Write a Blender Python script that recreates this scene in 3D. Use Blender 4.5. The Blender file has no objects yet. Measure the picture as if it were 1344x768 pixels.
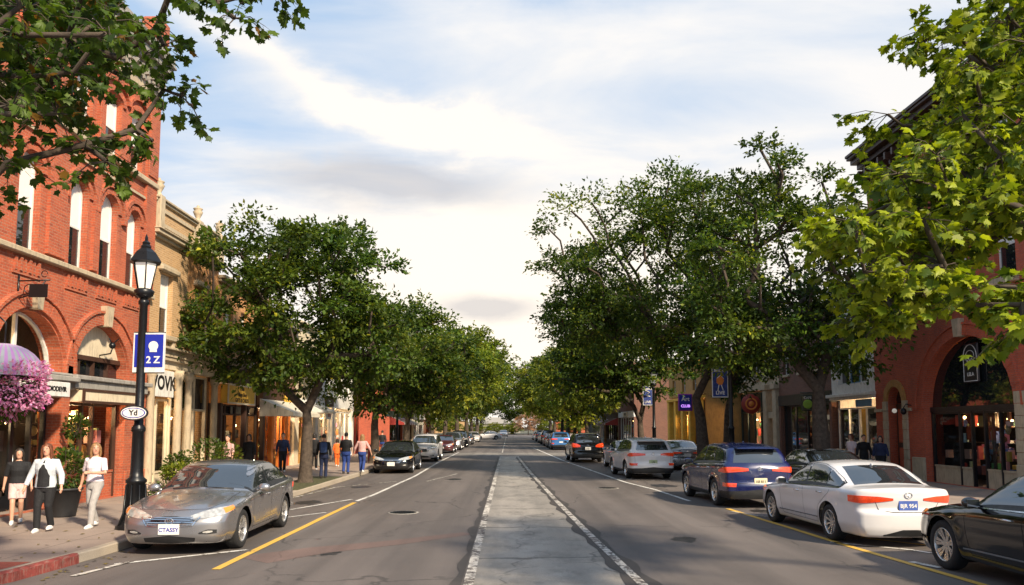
import bpy, bmesh, math, random
import numpy as np
from mathutils import Vector, Matrix
from mathutils.geometry import tessellate_polygon
R = math.radians
PI = math.pi
random.seed(7); rng = np.random.default_rng(7)
SC = bpy.context.scene
COL = SC.collection

# ------------------------------------------------------------------ camera model
F_PX, CX, CY, PITCH, CAM_H = 1000.0, 668.0, 473.0, R(5.0), 2.1
def ray(px, py):
    dx, dy = (px-CX)/F_PX, (CY-py)/F_PX
    return Vector((dx, math.cos(PITCH)-dy*math.sin(PITCH), math.sin(PITCH)+dy*math.cos(PITCH)))
def gnd(px, py, z=0.0):
    d = ray(px, py); t = (z-CAM_H)/d.z
    return (d.x*t, d.y*t)
def at(px, py, Y):
    d = ray(px, py); t = Y/d.y
    return Vector((d.x*t, Y, CAM_H+d.z*t))

# ------------------------------------------------------------------ tagging
def tag(o, label=None, cat=None, group=None, kind=None):
    if label: o['label'] = label
    if cat: o['category'] = cat
    if group: o['group'] = group
    if kind: o['kind'] = kind
    return o
def empty(name, loc=(0,0,0), rz=0.0, label=None, cat=None, group=None, parent=None):
    o = bpy.data.objects.new(name, None); COL.objects.link(o)
    o.location = loc; o.rotation_euler = (0,0,rz); o.empty_display_size = .2
    if parent: o.parent = parent
    return tag(o, label, cat, group)
def link(name, me, parent=None):
    o = bpy.data.objects.new(name, me); COL.objects.link(o)
    if parent: o.parent = parent
    return o
def copy_tree(o, parent=None, label=None):
    c = o.copy(); COL.objects.link(c); c.parent = parent
    if label: c['label'] = label
    for ch in list(o.children): copy_tree(ch, c)
    return c

# ------------------------------------------------------------------ materials
class N:
    def __init__(s, m): s.t = m.node_tree; s.n = s.t.nodes; s.l = s.t.links
    def new(s, typ, ins=None, **kw):
        n = s.n.new(typ)
        for k, v in kw.items(): setattr(n, k, v)
        for k, v in (ins or {}).items():
            if hasattr(v, 'links') or isinstance(v, bpy.types.NodeSocket): s.l.new(v, n.inputs[k])
            else: n.inputs[k].default_value = v
        return n
    def math(s, op, a, b=0.0, clamp=False):
        n = s.new('ShaderNodeMath', {0: a, 1: b}, operation=op); n.use_clamp = clamp
        return n.outputs[0]
    def mix(s, f, a, b, mode='MIX'):
        n = s.n.new('ShaderNodeMix'); n.data_type = 'RGBA'; n.blend_type = mode
        for i, v in ((0, f), (6, a), (7, b)):
            if isinstance(v, bpy.types.NodeSocket): s.l.new(v, n.inputs[i])
            else: n.inputs[i].default_value = v if i == 0 else c4(v)
        return n.outputs[2]
    def ramp(s, f, stops):
        n = s.n.new('ShaderNodeValToRGB'); s.l.new(f, n.inputs[0])
        e = n.color_ramp.elements
        while len(e) < len(stops): e.new(.5)
        for k, (p, c) in enumerate(stops):
            e[k].position = p; e[k].color = c4(c if hasattr(c, '__len__') else (c, c, c))
        return n.outputs[0]
    def noise(s, vec, scale, detail=4, rough=.55, dist=0.0):
        n = s.new('ShaderNodeTexNoise', {'Vector': vec, 'Scale': scale, 'Detail': detail, 'Roughness': rough, 'Distortion': dist})
        return n.outputs[0]
    def scale(s, vec, sc):
        return s.new('ShaderNodeMapping', {'Vector': vec, 'Scale': sc}).outputs[0]
def c4(c):
    c = tuple(c); return c if len(c) == 4 else c+(1.0,)
MATS = {}
def newmat(name):
    m = bpy.data.materials.new(name); m.use_nodes = True
    MATS[name] = m
    k = N(m); b = m.node_tree.nodes['Principled BSDF']
    return m, k, b
def pm(name, col, rough=.6, metal=0.0, spec=.5, bump=0.0, bscale=30, var=.12, vscale=3, coat=0.0, emis=None, es=0.0, coord='UV', dirt=None):
    """general painted / stone / cloth material with procedural variation"""
    if name in MATS: return MATS[name]
    m, k, b = newmat(name)
    tc = k.n.new('ShaderNodeTexCoord').outputs[coord]
    n1 = k.noise(tc, vscale, 5)
    dark = tuple(max(0, c*(1-var*1.6)) for c in col); light = tuple(c*(1+var) for c in col)
    colr = k.ramp(n1, [(.25, dark), (.75, light)])
    if dirt:
        n3 = k.noise(k.scale(tc, (6, 1, 1)), vscale*.8, 6, .7)
        colr = k.mix(k.ramp(n3, [(.5, 0), (.75, 1)]), colr, dirt)
    k.l.new(colr, b.inputs['Base Color'])
    rr = k.ramp(k.noise(tc, vscale*5, 3), [(.3, max(rough-.08, .02)), (.7, min(rough+.08, 1))])
    k.l.new(rr, b.inputs['Roughness'])
    b.inputs['Metallic'].default_value = metal
    b.inputs['Specular IOR Level'].default_value = spec
    b.inputs['Coat Weight'].default_value = coat
    b.inputs['Coat Roughness'].default_value = .03
    if bump:
        n2 = k.noise(tc, bscale, 4)
        bp = k.new('ShaderNodeBump', {'Strength': bump, 'Distance': .01, 'Height': n2})
        k.l.new(bp.outputs[0], b.inputs['Normal'])
    if emis:
        b.inputs['Emission Color'].default_value = c4(emis); b.inputs['Emission Strength'].default_value = es
    return m
def brick_mat(name, c1, c2, mortar, bw=.21, bh=.07, bump=.5, stain=(.10,.06,.05), var=.5):
    m, k, b = newmat(name)
    uv = k.n.new('ShaderNodeTexCoord').outputs['UV']
    br = k.new('ShaderNodeTexBrick', {'Vector': uv, 'Color1': c4(c1), 'Color2': c4(c2), 'Mortar': c4(mortar), 'Scale': 1.0,
        'Mortar Size': .007, 'Mortar Smooth': .2, 'Bias': -.1, 'Brick Width': bw, 'Row Height': bh})
    n = k.noise(uv, .7, 6, .6); n2 = k.noise(k.scale(uv, (3.2, .5, 1)), 1.0, 6, .7)
    col = k.mix(k.ramp(n, [(.35, 0), (.7, var)]), br.outputs[0], tuple(min(1,c*1.35) for c in c1))
    col = k.mix(k.ramp(n2, [(.52, 0), (.8, .55)]), col, stain)
    fine = k.noise(uv, 22, 3)
    col = k.mix(.35, col, k.ramp(fine, [(.3, (.25,.25,.25)), (.7, (.85,.85,.85))]), 'OVERLAY')
    k.l.new(col, b.inputs['Base Color']); b.inputs['Roughness'].default_value = .85
    bp = k.new('ShaderNodeBump', {'Strength': bump, 'Distance': .012, 'Height': k.math('SUBTRACT', k.math('MULTIPLY', fine, .3), br.outputs[1])})
    k.l.new(bp.outputs[0], b.inputs['Normal'])
    return m
def glass_mat(name, tint=(.02,.025,.03), rough=.02, transp=0.0):
    """reflective pane; transp > 0 lets part of what is behind show"""
    if name in MATS: return MATS[name]
    m, k, b = newmat(name)
    tc = k.n.new('ShaderNodeTexCoord').outputs['UV']
    b.inputs['Base Color'].default_value = c4(tint); b.inputs['Roughness'].default_value = rough
    b.inputs['Specular IOR Level'].default_value = .9; b.inputs['IOR'].default_value = 1.6
    bp = k.new('ShaderNodeBump', {'Strength': .06, 'Distance': .02, 'Height': k.noise(tc, 1.6, 2)})
    k.l.new(bp.outputs[0], b.inputs['Normal'])
    if transp:
        tr = k.new('ShaderNodeBsdfTransparent'); tr.inputs[0].default_value = (.85,.87,.87,1)
        fr = k.new('ShaderNodeLayerWeight', {'Blend': .12})
        fac = k.math('MULTIPLY', k.math('SUBTRACT', 1.0, fr.outputs[0]), transp, True)
        mx = k.new('ShaderNodeMixShader', {0: fac, 1: b.outputs[0], 2: tr.outputs[0]})
        k.l.new(mx.outputs[0], k.n['Material Output'].inputs[0])
    return m
def attr_mat(name, rough=.7, metal=0, emis=0.0, trans=0.0, var=0.0):
    """colour from the mesh's own colour attribute (goods, flowers, leaves)"""
    if name in MATS: return MATS[name]
    m, k, b = newmat(name)
    a = k.new('ShaderNodeAttribute', attribute_name='col').outputs[0]
    k.l.new(a, b.inputs['Base Color']); b.inputs['Roughness'].default_value = rough
    if emis:
        k.l.new(a, b.inputs['Emission Color']); b.inputs['Emission Strength'].default_value = emis
    if trans:
        t = k.new('ShaderNodeBsdfTranslucent')
        k.l.new(k.mix(1.0, a, (1.0, 1.0, .45), 'MULTIPLY'), t.inputs[0])
        b.inputs['Specular IOR Level'].default_value = .35
        mx = k.new('ShaderNodeMixShader', {0: trans, 1: b.outputs[0], 2: t.outputs[0]})
        k.l.new(mx.outputs[0], k.n['Material Output'].inputs[0])
    return m
def lit_mat(name, col, s):
    return pm(name, col, .5, emis=col, es=s, var=.05)

# ------------------------------------------------------------------ mesh builder (world or local metres, box-projected UVs in metres)
def grid_rect(n, m): return [(i*(m+1)+j, i*(m+1)+j+1, (i+1)*(m+1)+j+1, (i+1)*(m+1)+j) for i in range(n) for j in range(m)]
class MB:
    def __init__(s): s.v = []; s.f = []; s.mi = []; s.sm = []; s.c = []; s.cur = 0; s.col = (.5,.5,.5); s.smooth = False
    def add(s, vs, fs, smooth=None):
        o = len(s.v); s.v.extend(tuple(p) for p in vs)
        sm = s.smooth if smooth is None else smooth
        for f in fs: s.f.append(tuple(i+o for i in f)); s.mi.append(s.cur); s.sm.append(sm); s.c.append(s.col)
    def quad(s, a, b, c, d): s.add([a,b,c,d], [(0,1,2,3)], False)
    def box(s, c, d, rz=0.0, bev=0.0, M=None):
        x, y, z = d[0]/2, d[1]/2, d[2]/2
        if bev > 0:
            b = min(bev, x*.9, y*.9, z*.9); vs = []; 
            pts = [(x-b,y),(x,y-b),(x,-y+b),(x-b,-y),(-x+b,-y),(-x,-y+b),(-x,y-b),(-x+b,y)]
            ip = [(px*(1-b/x) if abs(px) > 1e-6 else 0, py*(1-b/y)) for px, py in pts]
            for zz, P in ((-z, ip), (-z+b, pts), (z-b, pts), (z, ip)): vs += [(p[0], p[1], zz) for p in P]
            fs = [tuple(range(7,-1,-1)), tuple(range(24,32))]
            for r in range(3):
                for i in range(8): j = (i+1) % 8; fs.append((r*8+j, r*8+i, (r+1)*8+i, (r+1)*8+j))
        else:
            vs = [(sx*x, sy*y, sz*z) for sz in (-1,1) for sy in (-1,1) for sx in (-1,1)]
            fs = [(0,2,3,1),(4,5,7,6),(0,1,5,4),(2,6,7,3),(0,4,6,2),(1,3,7,5)]
        if M is None: M = Matrix.Translation(c) @ Matrix.Rotation(rz, 4, 'Z')
        s.add([M @ Vector(p) for p in vs], fs, False)
    def bx(s, x0, x1, y0, y1, z0, z1, bev=0.0):
        s.box(((x0+x1)/2, (y0+y1)/2, (z0+z1)/2), (abs(x1-x0), abs(y1-y0), abs(z1-z0)), 0, bev)
    def tube(s, pts, r, n=8, cap=True, smooth=True):
        pts = [Vector(p) for p in pts]; K = len(pts)
        rs = r if hasattr(r, '__len__') else [r]*K
        vs = []; up = None
        for i in range(K):
            t = (pts[min(i+1,K-1)]-pts[max(i-1,0)])
            t = t.normalized() if t.length > 1e-9 else Vector((0,0,1))
            if up is None: up = t.orthogonal().normalized()
            up = (up - t*up.dot(t)); up = up.normalized() if up.length > 1e-6 else t.orthogonal().normalized()
            bn = t.cross(up)
            for k in range(n):
                a = 2*PI*k/n; vs.append(pts[i] + (up*math.cos(a)+bn*math.sin(a))*rs[i])
        fs = [(i*n+k, i*n+(k+1)%n, (i+1)*n+(k+1)%n, (i+1)*n+k) for i in range(K-1) for k in range(n)]
        if cap: fs += [tuple(range(n-1,-1,-1)), tuple((K-1)*n+k for k in range(n))]
        s.add(vs, fs, smooth)
    def loft(s, rings, cap=True, smooth=True):
        n = len(rings[0]); K = len(rings)
        vs = [p for r_ in rings for p in r_]
        fs = [(i*n+k, i*n+(k+1)%n, (i+1)*n+(k+1)%n, (i+1)*n+k) for i in range(K-1) for k in range(n)]
        if cap: fs += [tuple(range(n-1,-1,-1)), tuple((K-1)*n+k for k in range(n))]
        s.add(vs, fs, smooth)
    def lathe(s, prof, c=(0,0,0), n=24, M=None, cap=True, smooth=True):
        if M is None: M = Matrix.Translation(c)
        s.loft([[M @ Vector((r*math.cos(2*PI*k/n), r*math.sin(2*PI*k/n), z)) for k in range(n)] for r, z in prof], cap, smooth)
    def ball(s, c, r, n=14, m=9, M=None):
        r = r if hasattr(r, '__len__') else (r,r,r)
        rings = []
        for j in range(m+1):
            a = -PI/2+PI*max(.02, min(.98, j/m)) 
            rings.append([Vector((c[0]+r[0]*math.cos(a)*math.cos(2*PI*k/n), c[1]+r[1]*math.cos(a)*math.sin(2*PI*k/n), c[2]+r[2]*math.sin(a))) for k in range(n)])
        if M is not None: rings = [[M @ p for p in q] for q in rings]
        s.loft(rings)
    def prism(s, poly, fr, d0, d1, holes=(), sides=True, back=False):
        """poly: 2-D outline, fr(a, b, depth) -> point; front face at d1, sides down to d0"""
        loops = [[Vector((p[0], p[1], 0)) for p in poly]] + [[Vector((p[0], p[1], 0)) for p in h] for h in holes]
        flat = [p for l in loops for p in l]
        tris = tessellate_polygon(loops)
        vs = [fr(p.x, p.y, d1) for p in flat]; s.add(vs, tris, False)
        if back: s.add([fr(p.x, p.y, d0) for p in flat], tris, False)
        if sides:
            for l in loops:
                n = len(l)
                vs = [fr(p.x, p.y, d) for d in (d0, d1) for p in l]
                s.add(vs, [(i, (i+1) % n, n+(i+1) % n, n+i) for i in range(n)], False)
    def build(s, name, mats, parent=None, world=True, recalc=False, sub=0):
        me = bpy.data.meshes.new(name)
        V = np.array([tuple(p) for p in s.v], dtype=np.float64).reshape(-1, 3)
        if parent is not None and world:
            off = Vector((0,0,0)); p = parent
            while p: off += p.location; p = p.parent
            V = V - np.array(off)
        me.from_pydata(V.tolist(), [], s.f)
        mats = mats if isinstance(mats, (list, tuple)) else [mats]
        for m in mats: me.materials.append(MATS[m] if isinstance(m, str) else m)
        n = len(me.polygons)
        if n == len(s.f):
            me.polygons.foreach_set('material_index', s.mi); me.polygons.foreach_set('use_smooth', s.sm)
        box_uv(me)
        if any(c != s.c[0] for c in s.c) or s.c[0] != (.5,.5,.5):
            at_ = me.color_attributes.new('col', 'FLOAT_COLOR', 'CORNER')
            cc = np.ones((len(me.loops), 4), dtype=np.float32); k = 0
            tot = np.array([len(f) for f in s.f]); cc[:, :3] = np.repeat(np.array(s.c, dtype=np.float32), tot, axis=0)
            at_.data.foreach_set('color', cc.ravel())
        if recalc:
            bm = bmesh.new(); bm.from_mesh(me); bmesh.ops.recalc_face_normals(bm, faces=bm.faces); bm.to_mesh(me); bm.free()
        me.update()
        return link(name, me, parent)
def box_uv(me):
    n = len(me.polygons)
    if n == 0: return
    nrm = np.empty(n*3, dtype=np.float32); me.polygons.foreach_get('normal', nrm); nrm = np.abs(nrm.reshape(-1,3))
    tot = np.empty(n, dtype=np.int32); me.polygons.foreach_get('loop_total', tot)
    li = np.empty(len(me.loops), dtype=np.int32); me.loops.foreach_get('vertex_index', li)
    co = np.empty(len(me.vertices)*3, dtype=np.float32); me.vertices.foreach_get('co', co); co = co.reshape(-1,3)
    ax = np.argmax(nrm + np.array([.02,.01,0]), axis=1); axl = np.repeat(ax, tot); p = co[li]
    uv = np.where((axl == 2)[:,None], p[:, [0,1]], np.where((axl == 0)[:,None], p[:, [1,2]], p[:, [0,2]]))
    l = me.uv_layers.new(name='UVMap'); l.data.foreach_set('uv', uv.astype(np.float32).ravel())
def text_obj(name, body, size, M, mat, parent=None, ext=.004, bold=0.0, align='CENTER'):
    cu = bpy.data.curves.new('lettering', 'FONT'); cu.body = body; cu.size = size; cu.extrude = ext; cu.offset = bold
    cu.align_x = align; cu.align_y = 'CENTER'; cu.resolution_u = 3
    tmp = bpy.data.objects.new('lettering', cu); COL.objects.link(tmp)
    dg = bpy.context.evaluated_depsgraph_get(); dg.update()
    me = bpy.data.meshes.new_from_object(tmp.evaluated_get(dg)); bpy.data.objects.remove(tmp); bpy.data.curves.remove(cu)
    me.transform(M); me.materials.clear(); me.materials.append(MATS[mat] if isinstance(mat, str) else mat); me.name = name
    if parent is not None:
        off = Vector((0,0,0)); p = parent
        while p: off += p.location; p = p.parent
        me.transform(Matrix.Translation(-off))
    return link(name, me, parent)
def arc(cx, cz, r, a0, a1, n): return [(cx+r*math.cos(a0+(a1-a0)*i/n), cz+r*math.sin(a0+(a1-a0)*i/n)) for i in range(n+1)]

# base materials
pm('stone_cream', (.46,.37,.25), .8, bump=.4, bscale=25, dirt=(.20,.16,.12))
pm('stone_grey', (.30,.28,.25), .8, bump=.4, dirt=(.12,.11,.10))
pm('paint_white', (.72,.70,.66), .5, dirt=(.4,.37,.33)); pm('paint_cream', (.66,.56,.40), .6, bump=.15, dirt=(.35,.28,.2))
pm('paint_black', (.012,.012,.014), .35, var=.3); pm('paint_dark_green', (.02,.035,.025), .45)
pm('iron', (.010,.011,.013), .35, metal=.3, bump=.15, bscale=60); pm('paint_brown', (.06,.028,.018), .5)
pm('paint_red', (.30,.03,.02), .55); pm('paint_orange', (.65,.20,.03), .6); pm('paint_yellow', (.70,.40,.05), .6)
pm('paint_ochre', (.42,.22,.06), .7, dirt=(.2,.1,.04)); pm('paint_blue', (.01,.02,.30), .4, var=.05); pm('paint_teal', (.10,.22,.35), .6)
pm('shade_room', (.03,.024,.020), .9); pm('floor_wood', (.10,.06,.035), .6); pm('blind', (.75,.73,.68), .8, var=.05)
pm('chrome', (.75,.75,.76), .12, metal=1.0, var=.03); pm('steel', (.35,.35,.36), .35, metal=.9)
pm('cloth_awning', (.55,.50,.40), .9, bump=.2, dirt=(.3,.27,.22)); pm('cloth_white', (.62,.60,.56), .9, bump=.2)
pm('black_rubber', (.014,.014,.015), .85, bump=.3, bscale=50); pm('bark', (.075,.055,.04), .95, bump=1.0, bscale=18, var=.4, vscale=8)
pm('soil', (.05,.032,.02), .95, bump=.8); pm('terracotta', (.02,.02,.022), .6); pm('lamp_glass', (.75,.70,.62), .25, var=.05, emis=(1,.93,.8), es=.15)
lit_mat('warm_light', (1.0,.62,.25), 3.0); lit_mat('amber_bulb', (1.0,.60,.22), 14.0)
brick_mat('brick_orange', (.38,.085,.034), (.22,.042,.02), (.30,.18,.12), stain=(.07,.035,.028), var=.6)
brick_mat('brick_red', (.45,.090,.038), (.33,.058,.028), (.24,.12,.09))
brick_mat('brick_tan', (.42,.25,.11), (.33,.19,.08), (.5,.38,.25), bump=.3, var=.2, stain=(.3,.2,.12))
brick_mat('brick_amber', (.56,.27,.10), (.47,.2,.07), (.5,.3,.16), bump=.3, var=.2, stain=(.3,.16,.08))
brick_mat('brick_brown', (.16,.07,.045), (.11,.045,.03), (.16,.11,.09))
glass_mat('pane_dark', (.012,.014,.017)); glass_mat('pane_shop', (.02,.02,.02), .02, .92)
attr_mat('goods', .5); attr_mat('flower', .8, trans=.25)
attr_mat('leaf', .5, trans=.48)
# ------------------------------------------------------------------ camera, sky, sun
cam = bpy.data.cameras.new('camera'); cam.lens = F_PX/1344*36; cam.sensor_width = 36; cam.clip_end = 3000; cam.clip_start = .05
cam.shift_y = (CY-384)/1344; cam.shift_x = (672-CX)/1344
co = bpy.data.objects.new('camera', cam); COL.objects.link(co); co.location = (0,0,CAM_H); co.rotation_euler = (R(90)+PITCH, 0, 0)
SC.camera = co
SUN_EL, SUN_AZ = R(36), R(141)           # azimuth from +Y towards +X : behind the camera on the right
sv = Vector((math.cos(SUN_EL)*math.sin(SUN_AZ), math.cos(SUN_EL)*math.cos(SUN_AZ), math.sin(SUN_EL)))
sl = bpy.data.lights.new('sun', 'SUN'); sl.energy = 5.0; sl.angle = R(4); sl.color = (1.0, .85, .64)
so = bpy.data.objects.new('sun', sl); COL.objects.link(so); so.rotation_euler = (-sv).to_track_quat('-Z', 'Y').to_euler(); so.location = (20,-20,40)
W = bpy.data.worlds.new('World'); SC.world = W; W.use_nodes = True
k = N(W); bg = W.node_tree.nodes['Background']
sky = k.n.new('ShaderNodeTexSky'); sky.sky_type = 'NISHITA'; sky.sun_disc = False; sky.sun_elevation = SUN_EL; sky.sun_rotation = SUN_AZ
sky.air_density = 1.0; sky.dust_density = 1.5; sky.ozone_density = 1.2
SKY_S = .10; EXPO = .70; EV = 2**EXPO
tc = k.n.new('ShaderNodeTexCoord').outputs['Generated']
sep = k.new('ShaderNodeSeparateXYZ', {0: tc})
az = k.math('ARCTAN2', sep.outputs[0], sep.outputs[1]); el = k.math('ARCSINE', sep.outputs[2])
# planar cloud layer: direction / height gives streets of cloud that flatten towards the horizon
inv = k.math('DIVIDE', 1.0, k.math('MAXIMUM', k.math('ADD', sep.outputs[2], .12), .05))
px_ = k.math('MULTIPLY', sep.outputs[0], inv); py_ = k.math('MULTIPLY', sep.outputs[1], inv)
pl = k.new('ShaderNodeCombineXYZ', {0: px_, 1: py_, 2: 0.0}).outputs[0]
wisp = k.noise(k.new('ShaderNodeMapping', {'Vector': pl, 'Scale': (1.0, 2.1, 1), 'Rotation': (0,0,.45)}).outputs[0], 1.15, 7, .56, .5)
fluff = k.noise(pl, 3.2, 7, .6, .3)
def blob(a0, e0, sa, se, amp, tilt=0.0, dist=.05):
    """soft cloud bank centred at azimuth a0, elevation e0 (degrees)"""
    da = k.math('SUBTRACT', az, R(a0)); de = k.math('SUBTRACT', k.math('SUBTRACT', el, R(e0)), k.math('MULTIPLY', da, tilt))
    de = k.math('ADD', de, k.math('MULTIPLY', k.math('SUBTRACT', fluff, .5), dist*2))
    q = k.math('ADD', k.math('POWER', k.math('ABSOLUTE', k.math('DIVIDE', da, R(sa))), 2.0), k.math('POWER', k.math('ABSOLUTE', k.math('DIVIDE', de, R(se))), 2.0))
    return k.math('MULTIPLY', k.math('EXPONENT', k.math('MULTIPLY', q, -1.0)), amp)
def add(*a):
    r = a[0]
    for x in a[1:]: r = k.math('ADD', r, x)
    return r
# brightness of the thin overcast: thick low and to the right, open blue high on the left
veil = add(blob(4, 7, 30, 15, 1.05, 0, .03), blob(32, 20, 20, 18, .5, 0, .05), blob(-24, 11, 16, 5, .5, 0, .06), k.math('MULTIPLY', k.math('SUBTRACT', wisp, .46), 1.6),
           blob(-9, 22.4, 11, 1.5, .6, -.14, .05), blob(-20, 26.2, 10, 1.1, .5, -.30, .04), blob(12, 28, 14, 3, .3, .1, .05), blob(-18, 19.0, 9, 1.0, .32, -.1, .04), blob(-3, 29.5, 12, 1.6, .35, -.1, .05))
cover = k.ramp(veil, [(.12, 0.0), (.85, 1.0)])
cw = tuple(c/SKY_S/EV for c in (.98, .965, .955)); warm = tuple(c/SKY_S/EV for c in (1.22, 1.10, .95))
skyc = k.mix(.82, sky.outputs[0], tuple(c/SKY_S/EV for c in (.53, .71, .95)))
lowglow = add(blob(1, 8, 24, 11, 1.1, 0, .02), blob(-9, 22.4, 11, 1.6, .75, -.14, .05), blob(-20, 26, 9, 1.2, .5, -.3, .04))
ccol = k.mix(k.ramp(lowglow, [(0, 0), (1, 1)]), cw, warm)
out = k.mix(cover, skyc, ccol)
# grey bellied cloud and the small blue-grey one low over the road
grey = add(blob(-9.3, 17.9, 9.5, 1.8, 1.05, -.02, .024), blob(-1.7, 8.9, 3.9, .95, 1.1, 0, .010), blob(-13, 10.5, 6, .8, .3, 0, .02))
gr = k.ramp(grey, [(.12, 0), (.80, 1)])
out = k.mix(k.math('MULTIPLY', gr, .56), out, tuple(c/SKY_S/EV for c in (.50, .50, .545)))
k.l.new(out, bg.inputs[0]); bg.inputs[1].default_value = SKY_S
SC.view_settings.view_transform = 'Standard'; SC.view_settings.look = 'None'; SC.view_settings.exposure = EXPO; SC.view_settings.gamma = 1.0
SC.view_settings.use_curve_mapping = False
SC.cycles.max_bounces = 6; SC.cycles.transparent_max_bounces = 10; SC.cycles.use_denoising = True
SC.cycles.diffuse_bounces = 3; SC.cycles.glossy_bounces = 3; SC.cycles.transmission_bounces = 2; SC.cycles.sample_clamp_indirect = 6

# ------------------------------------------------------------------ road materials
def road_mat(name, base, patch, crack=.6, seam=False, rough=.85):
    m, k, b = newmat(name)
    tc = k.n.new('ShaderNodeTexCoord').outputs['UV']
    big = k.noise(k.scale(tc, (.55, .09, 1)), 1.0, 5, .6, .3)
    mid = k.noise(tc, .9, 6, .65)
    fine = k.noise(tc, 45, 3, .7); agg = k.noise(tc, 160, 2, .5)
    dk = tuple(c*.62 for c in base); lt = tuple(c*1.35 for c in base)
    col = k.ramp(big, [(.28, dk), (.52, base), (.74, lt)])
    col = k.mix(k.ramp(mid, [(.5, 0), (.72, .5)]), col, patch)
    tracks = k.noise(k.scale(tc, (1.6, .02, 1)), 1.0, 3, .5)
    col = k.mix(k.ramp(tracks, [(.45, 0), (.62, .45)]), col, tuple(c*.5 for c in base))
    col = k.mix(.55, col, k.ramp(agg, [(.25, (.18,.18,.18)), (.75, (.86,.86,.86))]), 'OVERLAY')
    col = k.mix(.3, col, k.ramp(fine, [(.3, (.3,.3,.3)), (.7, (.7,.7,.7))]), 'OVERLAY')
    # thin sealed cracks
    warp = k.new('ShaderNodeVectorMath', {0: tc, 1: k.new('ShaderNodeTexNoise', {'Vector': tc, 'Scale': .8, 'Detail': 5.0}).outputs[1]}, operation='ADD').outputs[0]
    vo = k.new('ShaderNodeTexVoronoi', {'Vector': k.scale(warp, (.33, .16, 1)), 'Scale': 1.0}, feature='DISTANCE_TO_EDGE').outputs[0]
    ck = k.math('MULTIPLY', k.ramp(vo, [(.003, 1), (.010, 0)]), k.ramp(mid, [(.42, 0), (.55, 1)]))
    col = k.mix(k.math('MULTIPLY', ck, crack), col, (.02,.018,.016))
    if seam:
        sx = k.new('ShaderNodeSeparateXYZ', {0: warp}).outputs[1]
        md = k.math('ABSOLUTE', k.math('SUBTRACT', k.math('FRACT', k.math('DIVIDE', sx, 3.7)), .5))
        col = k.mix(k.math('MULTIPLY', k.ramp(md, [(.005, 1), (.02, 0)]), .75), col, (.04,.035,.03))
        st = k.noise(k.scale(tc, (1.1, .7, 1)), 1.3, 7, .7)
        col = k.mix(k.ramp(st, [(.47, 0), (.66, .8)]), col, tuple(c*.42 for c in base))
        st2 = k.noise(k.scale(tc, (2.1, .5, 1)), 3.3, 7, .75)
        col = k.mix(k.ramp(st2, [(.52, 0), (.68, .35)]), col, tuple(c*1.3 for c in base))
    k.l.new(col, b.inputs['Base Color'])
    k.l.new(k.ramp(big, [(.3, rough-.22), (.7, rough)]), b.inputs['Roughness'])
    h = k.math('SUBTRACT', k.math('ADD', k.math('MULTIPLY', agg, .5), k.math('MULTIPLY', fine, .5)), ck)
    k.l.new(k.new('ShaderNodeBump', {'Strength': .5, 'Distance': .006, 'Height': h}).outputs[0], b.inputs['Normal'])
    return m
road_mat('asphalt', (.118,.100,.091), (.145,.118,.105))
road_mat('asphalt_bay', (.070,.058,.052), (.09,.070,.06), .8)
road_mat('median_concrete', (.29,.26,.225), (.19,.17,.145), .6, True, .68)
road_mat('pale_crossing', (.20,.18,.155), (.15,.13,.115), .5)
def paint_mat(name, col, wear):
    m, k, b = newmat(name)
    tc = k.n.new('ShaderNodeTexCoord').outputs['UV']
    n = k.noise(tc, 7, 8, .8); n2 = k.noise(tc, 1.1, 4)
    w = k.ramp(k.math('ADD', n, k.math('MULTIPLY', n2, .35)), [(wear, 1), (wear+.07, 0)])
    k.l.new(k.mix(w, k.mix(k.noise(tc, 30, 3), tuple(c*.7 for c in col), col), (.075,.062,.055)), b.inputs['Base Color'])
    b.inputs['Roughness'].default_value = .75
paint_mat('line_yellow', (.72,.43,.07), .52); paint_mat('line_white', (.72,.70,.66), .58); paint_mat('line_worn', (.62,.58,.52), .635)
def pave_mat(name, base, sx, sy, off=(0,0,0), jw=.012, stain=.5):
    m, k, b = newmat(name)
    tc = k.n.new('ShaderNodeTexCoord').outputs['UV']
    br = k.new('ShaderNodeTexBrick', {'Vector': k.new('ShaderNodeMapping', {'Vector': tc, 'Location': off}).outputs[0], 'Color1': c4(base), 'Color2': c4(tuple(c*.86 for c in base)), 'Mortar': c4(tuple(c*.42 for c in base)),
        'Scale': 1.0, 'Mortar Size': jw, 'Brick Width': sx, 'Row Height': sy, 'Mortar Smooth': .1})
    br.offset = 0.0 if sx > .5 else .5
    n = k.noise(tc, .8, 7, .65); f = k.noise(tc, 60, 3, .6)
    col = k.mix(k.ramp(n, [(.42, 0), (.7, stain)]), br.outputs[0], tuple(c*.55 for c in base))
    col = k.mix(.35, col, k.ramp(f, [(.3, (.3,.3,.3)), (.7, (.75,.75,.75))]), 'OVERLAY')
    k.l.new(col, b.inputs['Base Color']); b.inputs['Roughness'].default_value = .85
    k.l.new(k.new('ShaderNodeBump', {'Strength': .4, 'Distance': .006, 'Height': k.math('SUBTRACT', k.math('MULTIPLY', f, .4), br.outputs[1])}).outputs[0], b.inputs['Normal'])
pave_mat('paving', (.30,.235,.195), 1.5, 1.5); pave_mat('red_paving', (.30,.07,.045), .21, .105, jw=.006, stain=.3)
pave_mat('kerb_stone', (.38,.32,.25), 60, 1.8, jw=.01); pm('kerb_red', (.24,.045,.035), .85, bump=.4, dirt=(.27,.21,.17), vscale=7, var=.35)
pm('grass_earth', (.075,.075,.03), .95, bump=1, bscale=40, var=.5, vscale=9); pm('far_ground', (.09,.09,.06), .95)
pm('hill_green', (.05,.07,.03), .95, bump=1, var=.5, vscale=.2)

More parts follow.
